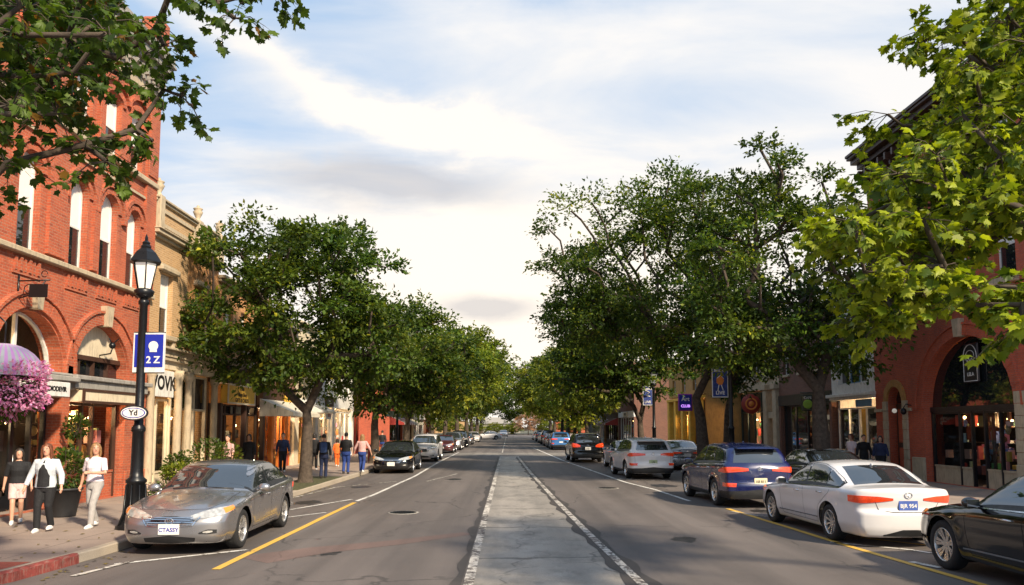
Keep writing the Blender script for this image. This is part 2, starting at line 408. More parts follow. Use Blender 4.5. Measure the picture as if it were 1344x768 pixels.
# ------------------------------------------------------------------ ground, road, pavements
def struct(o): o['kind'] = 'structure'; return o
def sheet(name, pts, z, mat):
    m = MB(); m.add([(x, y, z) for x, y in pts], [tuple(range(len(pts)))]); return struct(m.build(name, mat))
m = MB(); m.quad((-900,-60,-.008),(900,-60,-.008),(900,1500,-.008),(-900,1500,-.008)); struct(m.build('ground', 'far_ground'))
m = MB()
for y0, y1 in ((-12,30),(30,90),(90,240)): m.quad((-7.8,y0,0),(12.3,y0,0),(12.3,y1,0),(-7.8,y1,0))
struct(m.build('road', 'asphalt'))
LK = [(-12,-7.7),(8,-7.7),(9.3,-7.2),(10.6,-6.75),(12.5,-6.62),(22,-6.5),(30,-6.4),(57,-6.4)]
LK2 = [(70,-6.4),(240,-6.4)]
RK = [(-12,8.7),(20,8.7),(20.8,9.0),(21.6,11.9),(45,11.9),(46.5,9.0),(48,6.5),(57,6.4)]
RK2 = [(70,6.4),(240,6.4)]
def pavement(K, xo, name, z=.15, kw=.16):
    m = MB(); s = 1 if xo > 0 else -1
    kb = MB()
    for (y0,x0),(y1,x1) in zip(K, K[1:]):
        m.add([(x0+s*kw,y0,z),(x1+s*kw,y1,z),(xo,y1,z),(xo,y0,z)], [(0,1,2,3)])
    o = struct(m.build(name, 'paving'))
    rings = [[(x,y,-.01),(x+s*.012,y,z-.015),(x+s*.03,y,z+.004),(x+s*kw,y,z+.004),(x+s*kw,y,-.01)] for y, x in K]
    kb.loft([[Vector(p) for p in r_] for r_ in rings], True, False); struct(kb.build('kerb' if s < 0 else 'kerb', 'kerb_stone'))
pavement(LK, -16, 'pavement'); pavement(LK2, -16, 'pavement'); pavement(RK, 20, 'pavement'); pavement(RK2, 20, 'pavement')
# red corner patch and red painted kerb at the near left corner
m = MB(); m.add([(-7.88,-12,.154),(-7.88,8,.154),(-7.40,9.35,.154),(-6.98,10.6,.154),(-6.92,11.25,.154),(-11,11.25,.154),(-11,-12,.154)], [tuple(range(7))]); struct(m.build('pavement', 'red_paving'))
m = MB()
rk = [(4,-7.7),(8,-7.7),(9.3,-7.2),(10.6,-6.75),(12.0,-6.65)]
m.loft([[Vector(p) for p in ((x+.006,y,-.005),(x+.006,y,.13),(x-.03,y,.159),(x-.09,y,.159),(x-.09,y,.1))] for y, x in rk], True, False)
struct(m.build('kerb', 'kerb_red'))
# tree islands on the right
for (x, y, w, l) in ((8.6,31.5,1.5,7.5),(11.1,27.2,1.3,2.6),):
    m = MB(); m.box((x,y,.06),(w,l,.14),0,.05); struct(m.build('kerb', 'kerb_stone'))
    m = MB(); m.box((x,y,.125),(w-.3,l-.3,.05),0,.02); struct(m.build('ground', 'grass_earth'))
# earth and thin grass round the near left tree
m = MB(); m.box((-7.15,27.0,.155),(1.25,6.4,.03),0,.02); struct(m.build('ground', 'grass_earth'))

def stripe(pts, w, z, mat, name='road_marking'):
    """painted line through ground points given in metres"""
    P = [Vector((p[0], p[1], 0)) for p in pts]; Q = [P[0]]
    for a, b in zip(P, P[1:]):
        n = max(1, int((b-a).length/1.2))
        for i in range(1, n+1): Q.append(a.lerp(b, i/n))
    m = MB(); L_, R_ = [], []
    for i, p in enumerate(Q):
        t = (Q[min(i+1,len(Q)-1)]-Q[max(i-1,0)]).normalized(); nn = Vector((t.y,-t.x,0))
        j = random.uniform(-.006,.006)
        ww = w if not hasattr(w, '__len__') else w[0]+(w[1]-w[0])*i/(len(Q)-1)
        L_.append(p-nn*(ww/2+j)); R_.append(p+nn*(ww/2-j))
    n = len(Q); m.add([(p.x,p.y,z) for p in L_+R_], [(i,n+i,n+i+1,i+1) for i in range(n-1)])
    return struct(m.build(name, mat))
g = lambda *a: [gnd(x, y) for x, y in a]
med_l = [(-.56,-2),(-.57,10.1),(-.585,30),(-.60,55)]; med_r = [(2.45,-2),(1.80,10.1),(1.58,15),(1.32,23),(1.0,35),(.62,55)]
m = MB(); n = 28
def interp(pl_, y): return float(np.interp(y, [p[1] for p in pl_], [p[0] for p in pl_]))
ys = np.linspace(-2, 55, n)
m.add([(interp(med_l,y),y,.004) for y in ys]+[(interp(med_r,y),y,.004) for y in ys], [(i,n+i,n+i+1,i+1) for i in range(n-1)])
struct(m.build('road', 'median_concrete'))
stripe([(x+.02,y) for x,y in med_l], .14, .012, 'line_worn'); stripe([(x,y) for x,y in med_r], .13, .012, 'line_worn')
# crumbled dark edge beside the median
road_mat('crumbled', (.05,.042,.038), (.12,.10,.085), 1.0)
m = MB()
def ragged(base_l, side, z):
    ys = np.arange(-1, 54, .35); a = []; b_ = []
    for y in ys:
        x = interp(base_l, y); w = .04+.13*abs(math.sin(y*1.7)*math.sin(y*.63+1))+random.uniform(0,.05)
        a.append((x+side*.07,y,z)); b_.append((x+side*(.07+w),y,z))
    n = len(ys); m.add(a+b_, [(i,n+i,n+i+1,i+1) for i in range(n-1)])
ragged(med_l, -1, .008); ragged(med_r, 1, .008); ragged(med_r, -1, .009)
struct(m.build('road', 'crumbled'))
sheet('road', [(-15,56.5),(15,56.5),(15,62.5),(-15,62.5)], .004, 'pale_crossing')
stripe([(-.55,62.6),(-.6,200)], .10, .008, 'line_worn')
stripe(g((283,748),(380,701),(465,660)), .13, .008, 'line_yellow')
stripe(g((468,658),(490,650),(545,625),(577,606),(602,594)), .12, .008, 'line_white')
stripe(g((150,741),(325,722)), .11, .008, 'line_white'); stripe(g((95,757),(170,738)), .10, .012, 'line_worn')
stripe(g((378,670),(462,656)), .10, .012, 'line_white'); stripe(g((372,680),(428,673)), .08, .008, 'line_white')
stripe(g((375,656),(440,640),(520,632)), .09, .008, 'line_worn'); stripe(g((560,632),(600,622)), .07, .008, 'line_worn')
stripe(g((1296,770),(1120,719),(955,668)), .13, .008, 'line_yellow')
stripe(g((960,672),(1010,680)), .08, .012, 'line_worn')
stripe(g((905,658),(860,643),(820,633),(740,605),(700,588)), .12, .008, 'line_white'); stripe(g((790,628),(880,632)), .10, .012, 'line_worn')
stripe(g((1090,712),(1195,722),(1240,729)), .10, .008, 'line_white'); stripe(g((1195,738),(1235,746)), .13, .012, 'line_white')
stripe(g((1300,741),(1344,747)), .09, .008, 'line_white'); stripe(g((1130,706),(1215,716)), .07, .008, 'line_yellow')
# curved scar of newer asphalt across the left lane
road_mat('pink_asphalt', (.15,.10,.085), (.11,.075,.065), .3)
stripe(g((330,735),(420,722),(520,712),(615,700)), (.9,.35), .003, 'pink_asphalt', 'road')
# iron covers, drain and oil spots
def cover(x, y, r, nm, lb):
    rt = empty('manhole_cover', (x,y,0), 0, lb, 'manhole cover'); m = MB(); m.lathe([(r+.05,.001),(r+.05,.007),(r,.008)], n=28, cap=False); m.build('rim', 'stone_grey', rt, world=False)
    m = MB(); m.lathe([(r,.004),(r,.010),(r-.03,.012),(r-.03,.009),(.001,.010)], n=28, cap=False)
    for i in range(6):
        a = r*.8*math.sin(PI*(i+.5)/6); m.box((0, -r*.8+r*1.6*(i+.5)/6, .012), (2*a, .03, .008))
    m.build('lid', 'iron', rt, world=False)
cover(-2.6, 19.0, .33, 'a', 'round iron manhole cover in the left lane'); cover(3.4, 26.5, .33, 'b', 'round iron manhole cover in the right lane')
pm('oil', (.028,.025,.024), .45, vscale=6, var=.5)
for (x, y, r) in ((-5.6,21.5,.5),(6.3,19.3,.35),(5.5,27.6,.6),(-5.2,27.0,.45),(-3.0,13.0,.22),(3.3,14.5,.3),(-2.2,31,.4)):
    n_ = 22; m = MB(); m.add([(x+r*(.55+.45*random.random())*math.cos(2*PI*i/n_), y+r*1.5*(.55+.45*random.random())*math.sin(2*PI*i/n_), .0022) for i in range(n_)], [tuple(range(n_))]); struct(m.build('road', 'oil'))
# fallen leaves along both kerbs: too many and too small to count
pm('leaf_litter', (.16,.12,.03), .8, var=.5)
m = MB(); r_ = random.Random(4)
for i in range(900):
    if i % 2: y = r_.uniform(9, 45); x = -6.55+abs(r_.gauss(0,.22))
    else: y = r_.uniform(9, 20); x = 8.6-abs(r_.gauss(0,.35))
    if r_.random() < .25: x = r_.uniform(-10.5,-6.8); 
    z = .158 if x < -6.75 else .006; a = r_.uniform(0,6.3); s = r_.uniform(.02,.045)
    m.add([(x+s*math.cos(a+q)*k_, y+s*math.sin(a+q)*k_, z+.004*j) for j, (q, k_) in enumerate(((0,1.3),(1.6,.7),(3.1,1.1),(4.7,.7)))], [(0,1,2,3)])
o = m.build('leaf_litter', 'leaf_litter'); tag(o, kind='stuff')
# ------------------------------------------------------------------ cars
def smax(a, b, k):
    h = np.maximum(k-np.abs(a-b), 0)/k
    return np.maximum(a, b)+h*h*k*.25
def sm01(t): t = np.clip(t, 0, 1); return t*t*(3-2*t)
class Curve:
    """monotone-ish cubic through points (pchip)"""
    def __init__(s, pts):
        s.x = np.array([p[0] for p in pts], float); s.y = np.array([p[1] for p in pts], float)
        h = np.diff(s.x); d = np.diff(s.y)/h; m = np.zeros(len(s.x)); m[0] = d[0]; m[-1] = d[-1]
        for i in range(1, len(m)-1):
            m[i] = 0 if d[i-1]*d[i] <= 0 else 2*d[i-1]*d[i]/(d[i-1]+d[i])
        s.m = m
    def __call__(s, t):
        t = np.asarray(t, float); tt = np.clip(t, s.x[0], s.x[-1]); i = np.clip(np.searchsorted(s.x, tt)-1, 0, len(s.x)-2)
        h = s.x[i+1]-s.x[i]; u = (tt-s.x[i])/h
        return (2*u**3-3*u**2+1)*s.y[i]+(u**3-2*u**2+u)*h*s.m[i]+(-2*u**3+3*u**2)*s.y[i+1]+(u**3-u**2)*h*s.m[i+1]
SEDAN = dict(L=4.85, W=1.84, wb=2.78, fo=.93, R=.335, zb=.19,
    top=[(0,.66),(.12,.715),(.5,.82),(.95,.905),(1.32,.965),(1.42,.99),(1.75,1.17),(2.15,1.36),(2.45,1.43),(2.9,1.455),(3.3,1.435),(3.65,1.35),(4.0,1.20),(4.28,1.085),(4.4,1.065),(4.7,1.05),(4.86,1.02)],
    plan=[(0,.74),(.25,.84),(.7,.90),(1.3,.915),(2.4,.92),(3.4,.92),(4.1,.90),(4.6,.845),(4.86,.79)], belt=[(0,.78),(1.3,.88),(2.4,.92),(3.6,.97),(4.86,1.0)],
    tumble=.46, fx=.30, rx=.22, side0=1.38, side1=4.22, dlo_top=[(1.3,.90),(1.62,1.06),(1.95,1.235),(2.3,1.335),(2.7,1.375),(3.1,1.37),(3.5,1.30),(3.85,1.17),(4.15,1.03)],
    dlo0=1.62, dlo1=4.04, bp=2.62, qp=3.52, ws=(1.47,2.19), rg=(3.56,4.26), hood=1.40, rear='sedan')
SUV = dict(L=4.60, W=1.86, wb=2.68, fo=.90, R=.365, zb=.24,
    top=[(0,.80),(.12,.88),(.5,.98),(1.0,1.05),(1.22,1.10),(1.5,1.27),(1.9,1.52),(2.2,1.615),(2.7,1.675),(3.3,1.67),(3.9,1.62),(4.15,1.575),(4.30,1.45),(4.42,1.25),(4.52,1.12),(4.6,1.0)],
    plan=[(0,.76),(.25,.86),(.7,.915),(1.3,.925),(2.4,.93),(3.4,.93),(4.1,.905),(4.4,.87),(4.6,.83)], belt=[(0,.90),(1.1,1.02),(2.4,1.06),(3.6,1.12),(4.6,1.16)],
    tumble=.34, fx=.28, rx=.12, side0=1.1, side1=4.5, dlo_top=[(1.1,1.02),(1.45,1.19),(1.8,1.42),(2.15,1.52),(2.7,1.56),(3.3,1.55),(3.8,1.49),(4.05,1.38),(4.25,1.2)],
    dlo0=1.38, dlo1=4.1, bp=2.5, qp=3.42, ws=(1.26,1.98), rg=(0,0), hood=1.2, rear='suv')
BOXSUV = dict(SUV, L=4.85, wb=2.85, R=.38, zb=.27,
    top=[(0,.92),(.1,1.0),(.5,1.06),(1.1,1.12),(1.3,1.15),(1.6,1.34),(1.95,1.60),(2.25,1.69),(2.8,1.745),(3.6,1.75),(4.3,1.72),(4.55,1.69),(4.68,1.60),(4.76,1.35),(4.81,1.15),(4.85,1.0)],
    plan=[(0,.82),(.25,.91),(.7,.945),(1.3,.955),(3.4,.955),(4.3,.945),(4.6,.92),(4.85,.88)], belt=[(0,.98),(1.1,1.06),(2.4,1.10),(3.6,1.13),(4.85,1.14)],
    dlo_top=[(1.15,1.07),(1.5,1.24),(1.85,1.49),(2.2,1.59),(2.9,1.63),(3.6,1.63),(4.2,1.59),(4.45,1.50),(4.58,1.3)], dlo0=1.42, dlo1=4.45, bp=2.62, qp=3.6, ws=(1.34,2.05))
def car_paint(name, col, metallic=.0, rough=.25, flake=0.0):
    if name in MATS: return MATS[name]
    m, k, b = newmat(name)
    tc = k.n.new('ShaderNodeTexCoord').outputs['Object']
    n = k.noise(tc, 4, 4)
    dust = k.new('ShaderNodeMapRange', {0: k.new('ShaderNodeSeparateXYZ', {0: tc}).outputs[2], 1: .15, 2: .6, 3: .35, 4: 0.0}).outputs[0]
    c = k.mix(k.math('MULTIPLY', dust, k.math('MULTIPLY', n, .25 if max(col) < .02 else 1.0)), col, (.14,.115,.09))
    k.l.new(c, b.inputs['Base Color']); b.inputs['Metallic'].default_value = metallic
    k.l.new(k.ramp(n, [(.3, rough), (.7, rough+.08)]), b.inputs['Roughness'])
    b.inputs['Coat Weight'].default_value = 1.0; b.inputs['Coat Roughness'].default_value = .04
    if flake:
        bp = k.new('ShaderNodeBump', {'Strength': flake, 'Distance': .001, 'Height': k.noise(tc, 900, 1)})
        k.l.new(bp.outputs[0], b.inputs['Normal'])
    return m
car_paint('paint_silver', (.37,.36,.365), .8, .25, .05); car_paint('paint_pearl', (.64,.62,.62), 0, .3); car_paint('paint_jet', (.004,.004,.005), 0, .10)
car_paint('paint_navy', (.002,.007,.062), .1, .22); car_paint('paint_maroon', (.10,.015,.02), .3, .3); car_paint('paint_graphite', (.09,.09,.10), .5, .35)
car_paint('paint_sky', (.05,.16,.38), .3, .3)
def car_glass(name, tint):
    m, k, b = newmat(name)
    b.inputs['Base Color'].default_value = c4(tint); b.inputs['Roughness'].default_value = .015; b.inputs['IOR'].default_value = 1.95
    b.inputs['Specular IOR Level'].default_value = .9
    tc = k.n.new('ShaderNodeTexCoord').outputs['Object']
    k.l.new(k.mix(k.noise(tc, 2.2, 3), tint, tuple(c*2.2 for c in tint)), b.inputs['Base Color'])
car_glass('auto_glass', (.012,.014,.016)); 
pm('lens_red', (.68,.055,.010), .12, coat=1, var=.3, vscale=18, coord='Object', emis=(.9,.06,.02), es=.06); pm('lens_amber', (.75,.24,.03), .12, coat=1, coord='Object'); pm('lens_clear', (.62,.60,.56), .08, coat=1, metal=.5, var=.3, vscale=14, coord='Object')
pm('plastic_black', (.014,.014,.015), .45, coord='Object'); pm('seam', (.004,.004,.004), .8, coord='Object'); pm('rim_alloy', (.62,.61,.60), .28, metal=.85, var=.05, coord='Object'); pm('rim_dark', (.03,.03,.03), .6, coord='Object')
pm('plate_white', (.72,.70,.66), .5, coord='Object', var=.04); pm('plate_green', (.35,.42,.25), .5, coord='Object'); pm('plate_blue', (.05,.10,.36), .5, coord='Object'); pm('plate_yellow', (.72,.62,.40), .5, coord='Object')

def make_car(label, group, X, Y, rz, P, paint, res=1.0, rear_light=None, plate=('plate_white','CTA 552','seam'), spokes=5, door='black', front=True, detail=True, cat='car', name='parked_car', badge=True, cladding=False, drop=(0,0), head='lens_clear'):
    """P profile dict; car frame: u = metres back from the nose, y lateral, z up; nose points to +Y of the object"""
    P = dict(P); L, W = P['L'], P['W']; T = Curve(P['top']); PL = Curve(P['plan']); BE = Curve(P['belt']); DT = Curve(P['dlo_top'])
    Rw = P['R']; uf = P['fo']; ur = P['fo']+P['wb']; suv = P['rear'] == 'suv'
    def tw(z, u):
        b = BE(u)
        base = -.075*sm01((.42-z)/.25) - .012*np.exp(-((z-(b-.20))/.022)**2)*0 + .010*sm01((z-(b-.22))/.05) - .03*sm01((z-(b-.10))/.12)
        base = base - .022*np.exp(-((z-(.40 if not suv else .46))/.09)**2)*sm01((u-1.35)/.3)*sm01((3.55-u)/.3)
        cab = .045*sm01((z-b)/.05)+np.maximum(z-b, 0)*P['tumble']
        inc = sm01((u-P['side0']+.25)/.3)*sm01((P['side1']+.25-u)/.3)
        return base - cab
    def f(x, u, z):
        ay = np.abs(x)
        w = PL(u)+tw(z, u)
        # flares over the wheels
        for uw in (uf, ur):
            d = np.sqrt((u-uw)**2+(z-Rw)**2); w = w+.022*np.exp(-((d-Rw-.07)/.08)**2)*(z < BE(u))
        fs = (ay/.9)**2
        ue = u - fs*.13*sm01((2.6-u)/1.0)*sm01((u-.9)/.5) + fs*.10*sm01((u-2.6)/1.0)
        t = T(ue) - .055*fs*(1+.5*sm01((u-P['hood'])/.4)*sm01((L-.4-u)/.4))
        if not suv: t = t + .018*sm01((ay-.45)/.2)*sm01((P['hood']-.1-u)/.3)*sm01(u/.4)
        fr = P['fx']*(ay/W*2)**3.0 + .10*sm01((z-.52)/.22) + .07*sm01((.34-z)/.2) - .0
        re = L - P['rx']*(ay/W*2)**3.2 - (.045*sm01((z-.60)/.08)) - .05*sm01((.36-z)/.2)
        if suv: re = re - .05*sm01((z-.95)/.3)
        else: re = re - .035*sm01((.86-z)/.2)*sm01((z-.62)/.05) + .012*sm01((z-.93)/.1)
        v = smax(z-t, ay-w, .085); v = smax(v, fr-u, .09); v = smax(v, u-re, .07); v = smax(v, P['zb']-z, .06)
        return v
    def march(O, D, tmax, n=40):
        """first surface from outside; O outside points, D unit directions"""
        O = np.asarray(O, float); D = np.asarray(D, float); t0 = np.zeros(len(O)); t1 = np.full(len(O), tmax, float); found = np.zeros(len(O), bool); prev = np.zeros(len(O))
        for i in range(1, n+1):
            t = np.full(len(O), tmax*i/n); p = O+D*t[:,None]; ins = f(p[:,0],p[:,1],p[:,2]) < 0
            new = ins & ~found; t0[new] = tmax*(i-1)/n; t1[new] = t[new]; found |= ins
        for _ in range(16):
            tm = (t0+t1)/2; p = O+D*tm[:,None]; ins = f(p[:,0],p[:,1],p[:,2]) < 0
            t1 = np.where(ins, tm, t1); t0 = np.where(ins, t0, tm)
        return O+D*t1[:,None]
    def nrm(p):
        e = .004; q = np.empty_like(p)
        for a in range(3):
            d = np.zeros(3); d[a] = e; A = p+d; B = p-d; q[:,a] = f(A[:,0],A[:,1],A[:,2])-f(B[:,0],B[:,1],B[:,2])
        return q/np.maximum(np.linalg.norm(q, axis=1), 1e-9)[:,None]
    toL = lambda p: np.stack([p[:,0], L/2-p[:,1], p[:,2]], 1)   # car frame -> object frame (nose at +Y)
    # ---- body: box grid projected on the shape
    s_ = 1/res; nu, ny, nz = int(L/.052*res), int(34*res), int(34*res)
    yy = np.sin(np.linspace(-1, 1, ny+1)*PI/2*.92)/math.sin(PI/2*.92)*.93; uu = np.linspace(-.02, L+.02, nu+1); zz = np.linspace(.12, 1.78 if suv else 1.5, nz+1)
    faces_pts = []
    def sheetpts(A, B, fn):
        g_ = np.array([[fn(a, b) for b in B] for a in A]); faces_pts.append(g_)
    sheetpts(uu, zz, lambda a, b: (.96, a, b)); sheetpts(uu, zz, lambda a, b: (-.96, a, b)); sheetpts(uu, yy, lambda a, b: (b, a, zz[-1])); sheetpts(uu, yy, lambda a, b: (b, a, zz[0]))
    sheetpts(yy, zz, lambda a, b: (a, -.02, b)); sheetpts(yy, zz, lambda a, b: (a, L+.02, b))
    V = []; Fs = []; kind = []; off = 0
    zc = .62 if suv else .55
    for gi, g_ in enumerate(faces_pts):
        a, b, _ = g_.shape; p = g_.reshape(-1, 3).copy()
        if gi in (0,1): p[:,0] = np.sign(p[:,0])*.93
        o = np.stack([p[:,0]*0, np.clip(p[:,1], .75, L-.75), np.full(len(p), zc)], 1)
        d = p-o; ln = np.linalg.norm(d, axis=1); d /= ln[:,None]
        lo = np.zeros(len(p)); hi = np.full(len(p), 1.9)
        # first exit from inside
        hit = np.zeros(len(p), bool)
        st = 60
        for i in range(1, st+1):
            t = np.full(len(p), 1.9*i/st); q = o+d*t[:,None]; outm = (f(q[:,0],q[:,1],q[:,2]) > 0) & ~hit
            lo[outm] = 1.9*(i-1)/st; hi[outm] = t[outm]; hit |= outm
        for _ in range(18):
            tm = (lo+hi)/2; q = o+d*tm[:,None]; outm = f(q[:,0],q[:,1],q[:,2]) > 0
            hi = np.where(outm, tm, hi); lo = np.where(outm, lo, tm)
        q = o+d*hi[:,None]
        fs_ = [tuple(off+i for i in qd) for qd in grid_rect(a-1, b-1)]
        flip = gi in (1,2,5)
        Fs += [fq[::-1] for fq in fs_] if flip else fs_
        kind += [gi]*len(fs_); V.append(q); off += len(q)
    V = np.concatenate(V); Fa = np.array(Fs); kind = np.array(kind)
    Ra = Rw+.055
    dele = np.zeros(len(Fa), bool)
    for uw in (uf, ur):
        c = V[Fa].mean(1); dd = np.hypot(V[:,1]-uw, V[:,2]-Rw); side = np.abs(V[:,0]) > .60
        insv = (dd < Ra) & side & (V[:,2] < 1.0)
        allin = insv[Fa].all(1); cb = (kind == 3) & (np.abs(c[:,0]) > .58) & (np.abs(c[:,1]-uw) < Ra*.97)
        rem = allin | cb
        # snap the verts that stay on kept faces
        keepv = np.zeros(len(V), bool); keepv[Fa[~rem].ravel()] = True
        sn = np.where(insv & keepv)[0]
        sn = sn[V[sn,2] > P['zb']+.01]
        dx, dz = V[sn,1]-uw, V[sn,2]-Rw; r = np.maximum(np.hypot(dx, dz), 1e-5); sg = np.sign(V[sn,0])
        V[sn,1] = uw+dx/r*Ra; V[sn,2] = Rw+dz/r*Ra
        q = march(np.stack([sg*1.2, V[sn,1], V[sn,2]], 1), np.stack([-sg, sg*0, sg*0], 1), .9); V[sn,0] = q[:,0]
        dele |= rem
    Fk = Fa[~dele]
    me = bpy.data.meshes.new('body'); VV = toL(V)
    me.from_pydata(VV.tolist(), [], [tuple(x) for x in Fk.tolist()])
    bm = bmesh.new(); bm.from_mesh(me); bmesh.ops.remove_doubles(bm, verts=bm.verts, dist=.004)
    bmesh.ops.delete(bm, geom=[v for v in bm.verts if not v.link_faces], context='VERTS')
    bmesh.ops.recalc_face_normals(bm, faces=bm.faces)
    for fc in bm.faces: fc.smooth = True
    bm.to_mesh(me); bm.free(); me.materials.append(MATS[paint])
    root = empty(name, (X, Y, 0), rz, label, cat, group)
    link('body', me, root)
    # ---- helpers for surface patches
    def patch(pname, O, D, shape, mat, eps, tmax=1.6, par=root, skirt=True):
        q = march(O, D, tmax); nn = nrm(q); a, b = shape
        top = toL(q+nn*eps); m = MB(); fs_ = grid_rect(a-1, b-1); m.add(top, fs_, True)
        if skirt:
            low = toL(q-nn*.004); bd = [i*b for i in range(a)]+[(a-1)*b+j for j in range(1, b)]+[i*b+b-1 for i in range(a-2, -1, -1)]+[j for j in range(b-2, 0, -1)]
            n_ = len(bd); m.add([top[i] for i in bd]+[low[i] for i in bd], [(i,(i+1)%n_,n_+(i+1)%n_,n_+i) for i in range(n_)], False)
        return m, pname, mat, par
    def emit(t, recalc=True):
        m, pname, mat, par = t; return m.build(pname, mat, par, world=False, recalc=recalc)
    def side_patch(sd, u0, u1, zb, zt, nu_, nz_, eps, mat, pname, do=True):
        us = np.linspace(u0, u1, nu_); O = []; 
        for u in us:
            a, b = float(zb(u)), float(zt(u)); b = max(b, a+.002)
            for z in np.linspace(a, b, nz_): O.append((sd*1.15, u, z))
        D = [(-sd, 0, 0)]*len(O); t = patch(pname, O, D, (nu_, nz_), mat, eps, 1.1)
        return emit(t) if do else t
    def wrap(th0, th1, zb, zt, nt, nz_, eps, mat, pname, end='rear', ax=None, par=root):
        """patch round a corner: th 0 = straight on, 90 = square to the side (sign = side)"""
        ucen = (L-.75) if end == 'rear' else .75; O = []; D = []
        for i, th in enumerate(np.linspace(th0, th1, nt)):
            s = i/(nt-1); a, b = float(zb(s)), float(zt(s))
            # horizontal fan: lateral position by tan, kept parallel inside the middle
            dx, du = math.sin(R(th)), math.cos(R(th))*(1 if end == 'rear' else -1)
            for z in np.linspace(a, max(b, a+.003), nz_):
                O.append((dx*1.7, ucen+du*1.7, z)); D.append((-dx, -du, 0))
        return emit(patch(pname, O, D, (nt, nz_), mat, eps, 1.6, par))
    def strip(pts, w, mat, pname, eps=.0015, acc=None, mode='side', sd=1):
        """thin line on the surface; pts (u,z) on a side, (y,z) on an end, (y,u) on top"""
        P_ = []; 
        for a, b in zip(pts, pts[1:]):
            n_ = max(2, int(math.hypot(b[0]-a[0], b[1]-a[1])/.05))
            for i in range(n_): P_.append((a[0]+(b[0]-a[0])*i/n_, a[1]+(b[1]-a[1])*i/n_))
        P_.append(pts[-1]); O = []
        for i, p in enumerate(P_):
            t = np.array(P_[min(i+1,len(P_)-1)])-np.array(P_[max(i-1,0)]); t = t/max(np.linalg.norm(t),1e-9); nn = np.array((-t[1], t[0]))*w/2
            for sg in (-1, 1):
                a, b = np.array(p)+sg*nn
                O.append({'side': (sd*1.15, a, b), 'rear': (a, L+.3, b), 'front': (a, -.3, b), 'top': (a, b, 1.95)}[mode])
        D = [{'side': (-sd,0,0), 'rear': (0,-1,0), 'front': (0,1,0), 'top': (0,0,-1)}[mode]]*len(O)
        m, *_ = patch(pname, O, D, (len(P_), 2), mat, eps, 1.7, skirt=False)
        acc.add(m.v, m.f, True)
    # ---- glass
    dt = lambda u: float(DT(u)); be = lambda u: float(BE(u))+.035
    d0, d1, bp, qp = P['dlo0'], P['dlo1'], P['bp'], P['qp']
    n1 = 30 if res > .7 else 12
    for sd in (-1, 1):
        side_patch(sd, d0-.06, d1+.05, lambda u: be(u)-.018, lambda u: dt(u)+.022, n1, 6, .0025, 'plastic_black', 'window_trim')
        if detail:
            acc = MB(); strip([(d0-.05, be(d0)-.02), (bp, be(bp)-.022), (d1+.04, be(d1)-.02)], .016, 'chrome', 'trim_strip', .006, acc, 'side', sd)
            acc.build('trim_strip', 'chrome' if door == 'chrome' else 'plastic_black', root, world=False)
        for a, b in ((d0, bp-.035), (bp+.035, qp-.02), (qp+.02, d1)):
            side_patch(sd, a, b, be, dt, max(8, n1//2), 6, .006, 'auto_glass', 'side_window')
    def top_patch(u0, u1, ybot, ytop, nu_, ny_, mat, pname, eps=.004):
        O = []
        for u in np.linspace(u0, u1, nu_):
            s = (u-u0)/(u1-u0); hw = ybot+(ytop-ybot)*s
            for y in np.linspace(-hw, hw, ny_):
                sh = (y/.9)**2*.13; O.append((y, u+(sh if u0 < 2.6 else -sh*.8), 1.95))
        emit(patch(pname, O, [(0,0,-1)]*len(O), (nu_, ny_), mat, eps, 1.9))
    w0, w1 = P['ws']; top_patch(w0, w1, .71, .55, 12, 16, 'auto_glass', 'windscreen')
    if suv:
        zt_ = float(P['top'][-6][1])-.12 if P['L'] < 4.7 else 1.60; zlo = 1.17
        O = []
        for z in np.linspace(zlo, zt_, 8):
            s = (z-zlo)/(zt_-zlo); hw = .66-.10*s
            for y in np.linspace(-hw, hw, 16): O.append((y, L+.3, z))
        emit(patch('rear_window', O, [(0,-1,0)]*len(O), (8, 16), 'auto_glass', .004, 1.2))
        acc = MB(); rr = []
        for y in np.linspace(-.5,.5,9): rr.append(y)
        q = march([(y, L-.5, 1.95) for y in rr], [(0,0,-1)]*9, 1.0); zr = q[:,2].min()
        m = MB(); m.box((0, L/2-(L-.33), zr-.025), (1.08, .30, .03), 0, .014); m.build('spoiler', paint, root, world=False)
    else:
        r0, r1 = P['rg']; top_patch(r0, r1, .53, .64, 12, 16, 'auto_glass', 'rear_window')
    # ---- seams, handles, mirrors
    acc = MB()
    if detail:
        for sd in (-1, 1):
            zt1 = be(bp); a0 = d0-.12 if not suv else d0-.10
            strip([(a0, be(a0)-.02), (a0-.02, .62), (a0+.05, .30)], .008, 'seam', 's', .0015, acc, 'side', sd)
            strip([(bp, zt1), (bp+.01, .60), (bp+.02, .29)], .008, 'seam', 's', .0015, acc, 'side', sd)
            strip([(d1-.28, be(d1-.3)), (d1-.30, .88), (ur-.38, .62), (ur-.47, .36), (ur-.49, .29)], .008, 'seam', 's', .0015, acc, 'side', sd)
            strip([(a0+.05, .29), (ur-.49, .29)], .008, 'seam', 's', .0015, acc, 'side', sd)
            strip([(.62, .77 if not suv else .93), (a0-.05, be(a0)-.035)], .007, 'seam', 's', .0015, acc, 'side', sd)
        hw = P['hood']
        strip([(-.70, hw-.03), (-.72, .6), (-.55, .26), (0, .15), (.55, .26), (.72, .6), (.70, hw-.03)], .008, 'seam', 's', .0015, acc, 'top')
        if suv: strip([(-.74, 1.10), (-.72, .66), (0, .62), (.72, .66), (.74, 1.10)], .009, 'seam', 's', .0015, acc, 'rear')
        else: strip([(-.60, .88), (-.50, .66), (-.3,.63), (.3, .63), (.50, .66), (.60, .88)], .009, 'seam', 's', .0015, acc, 'rear')
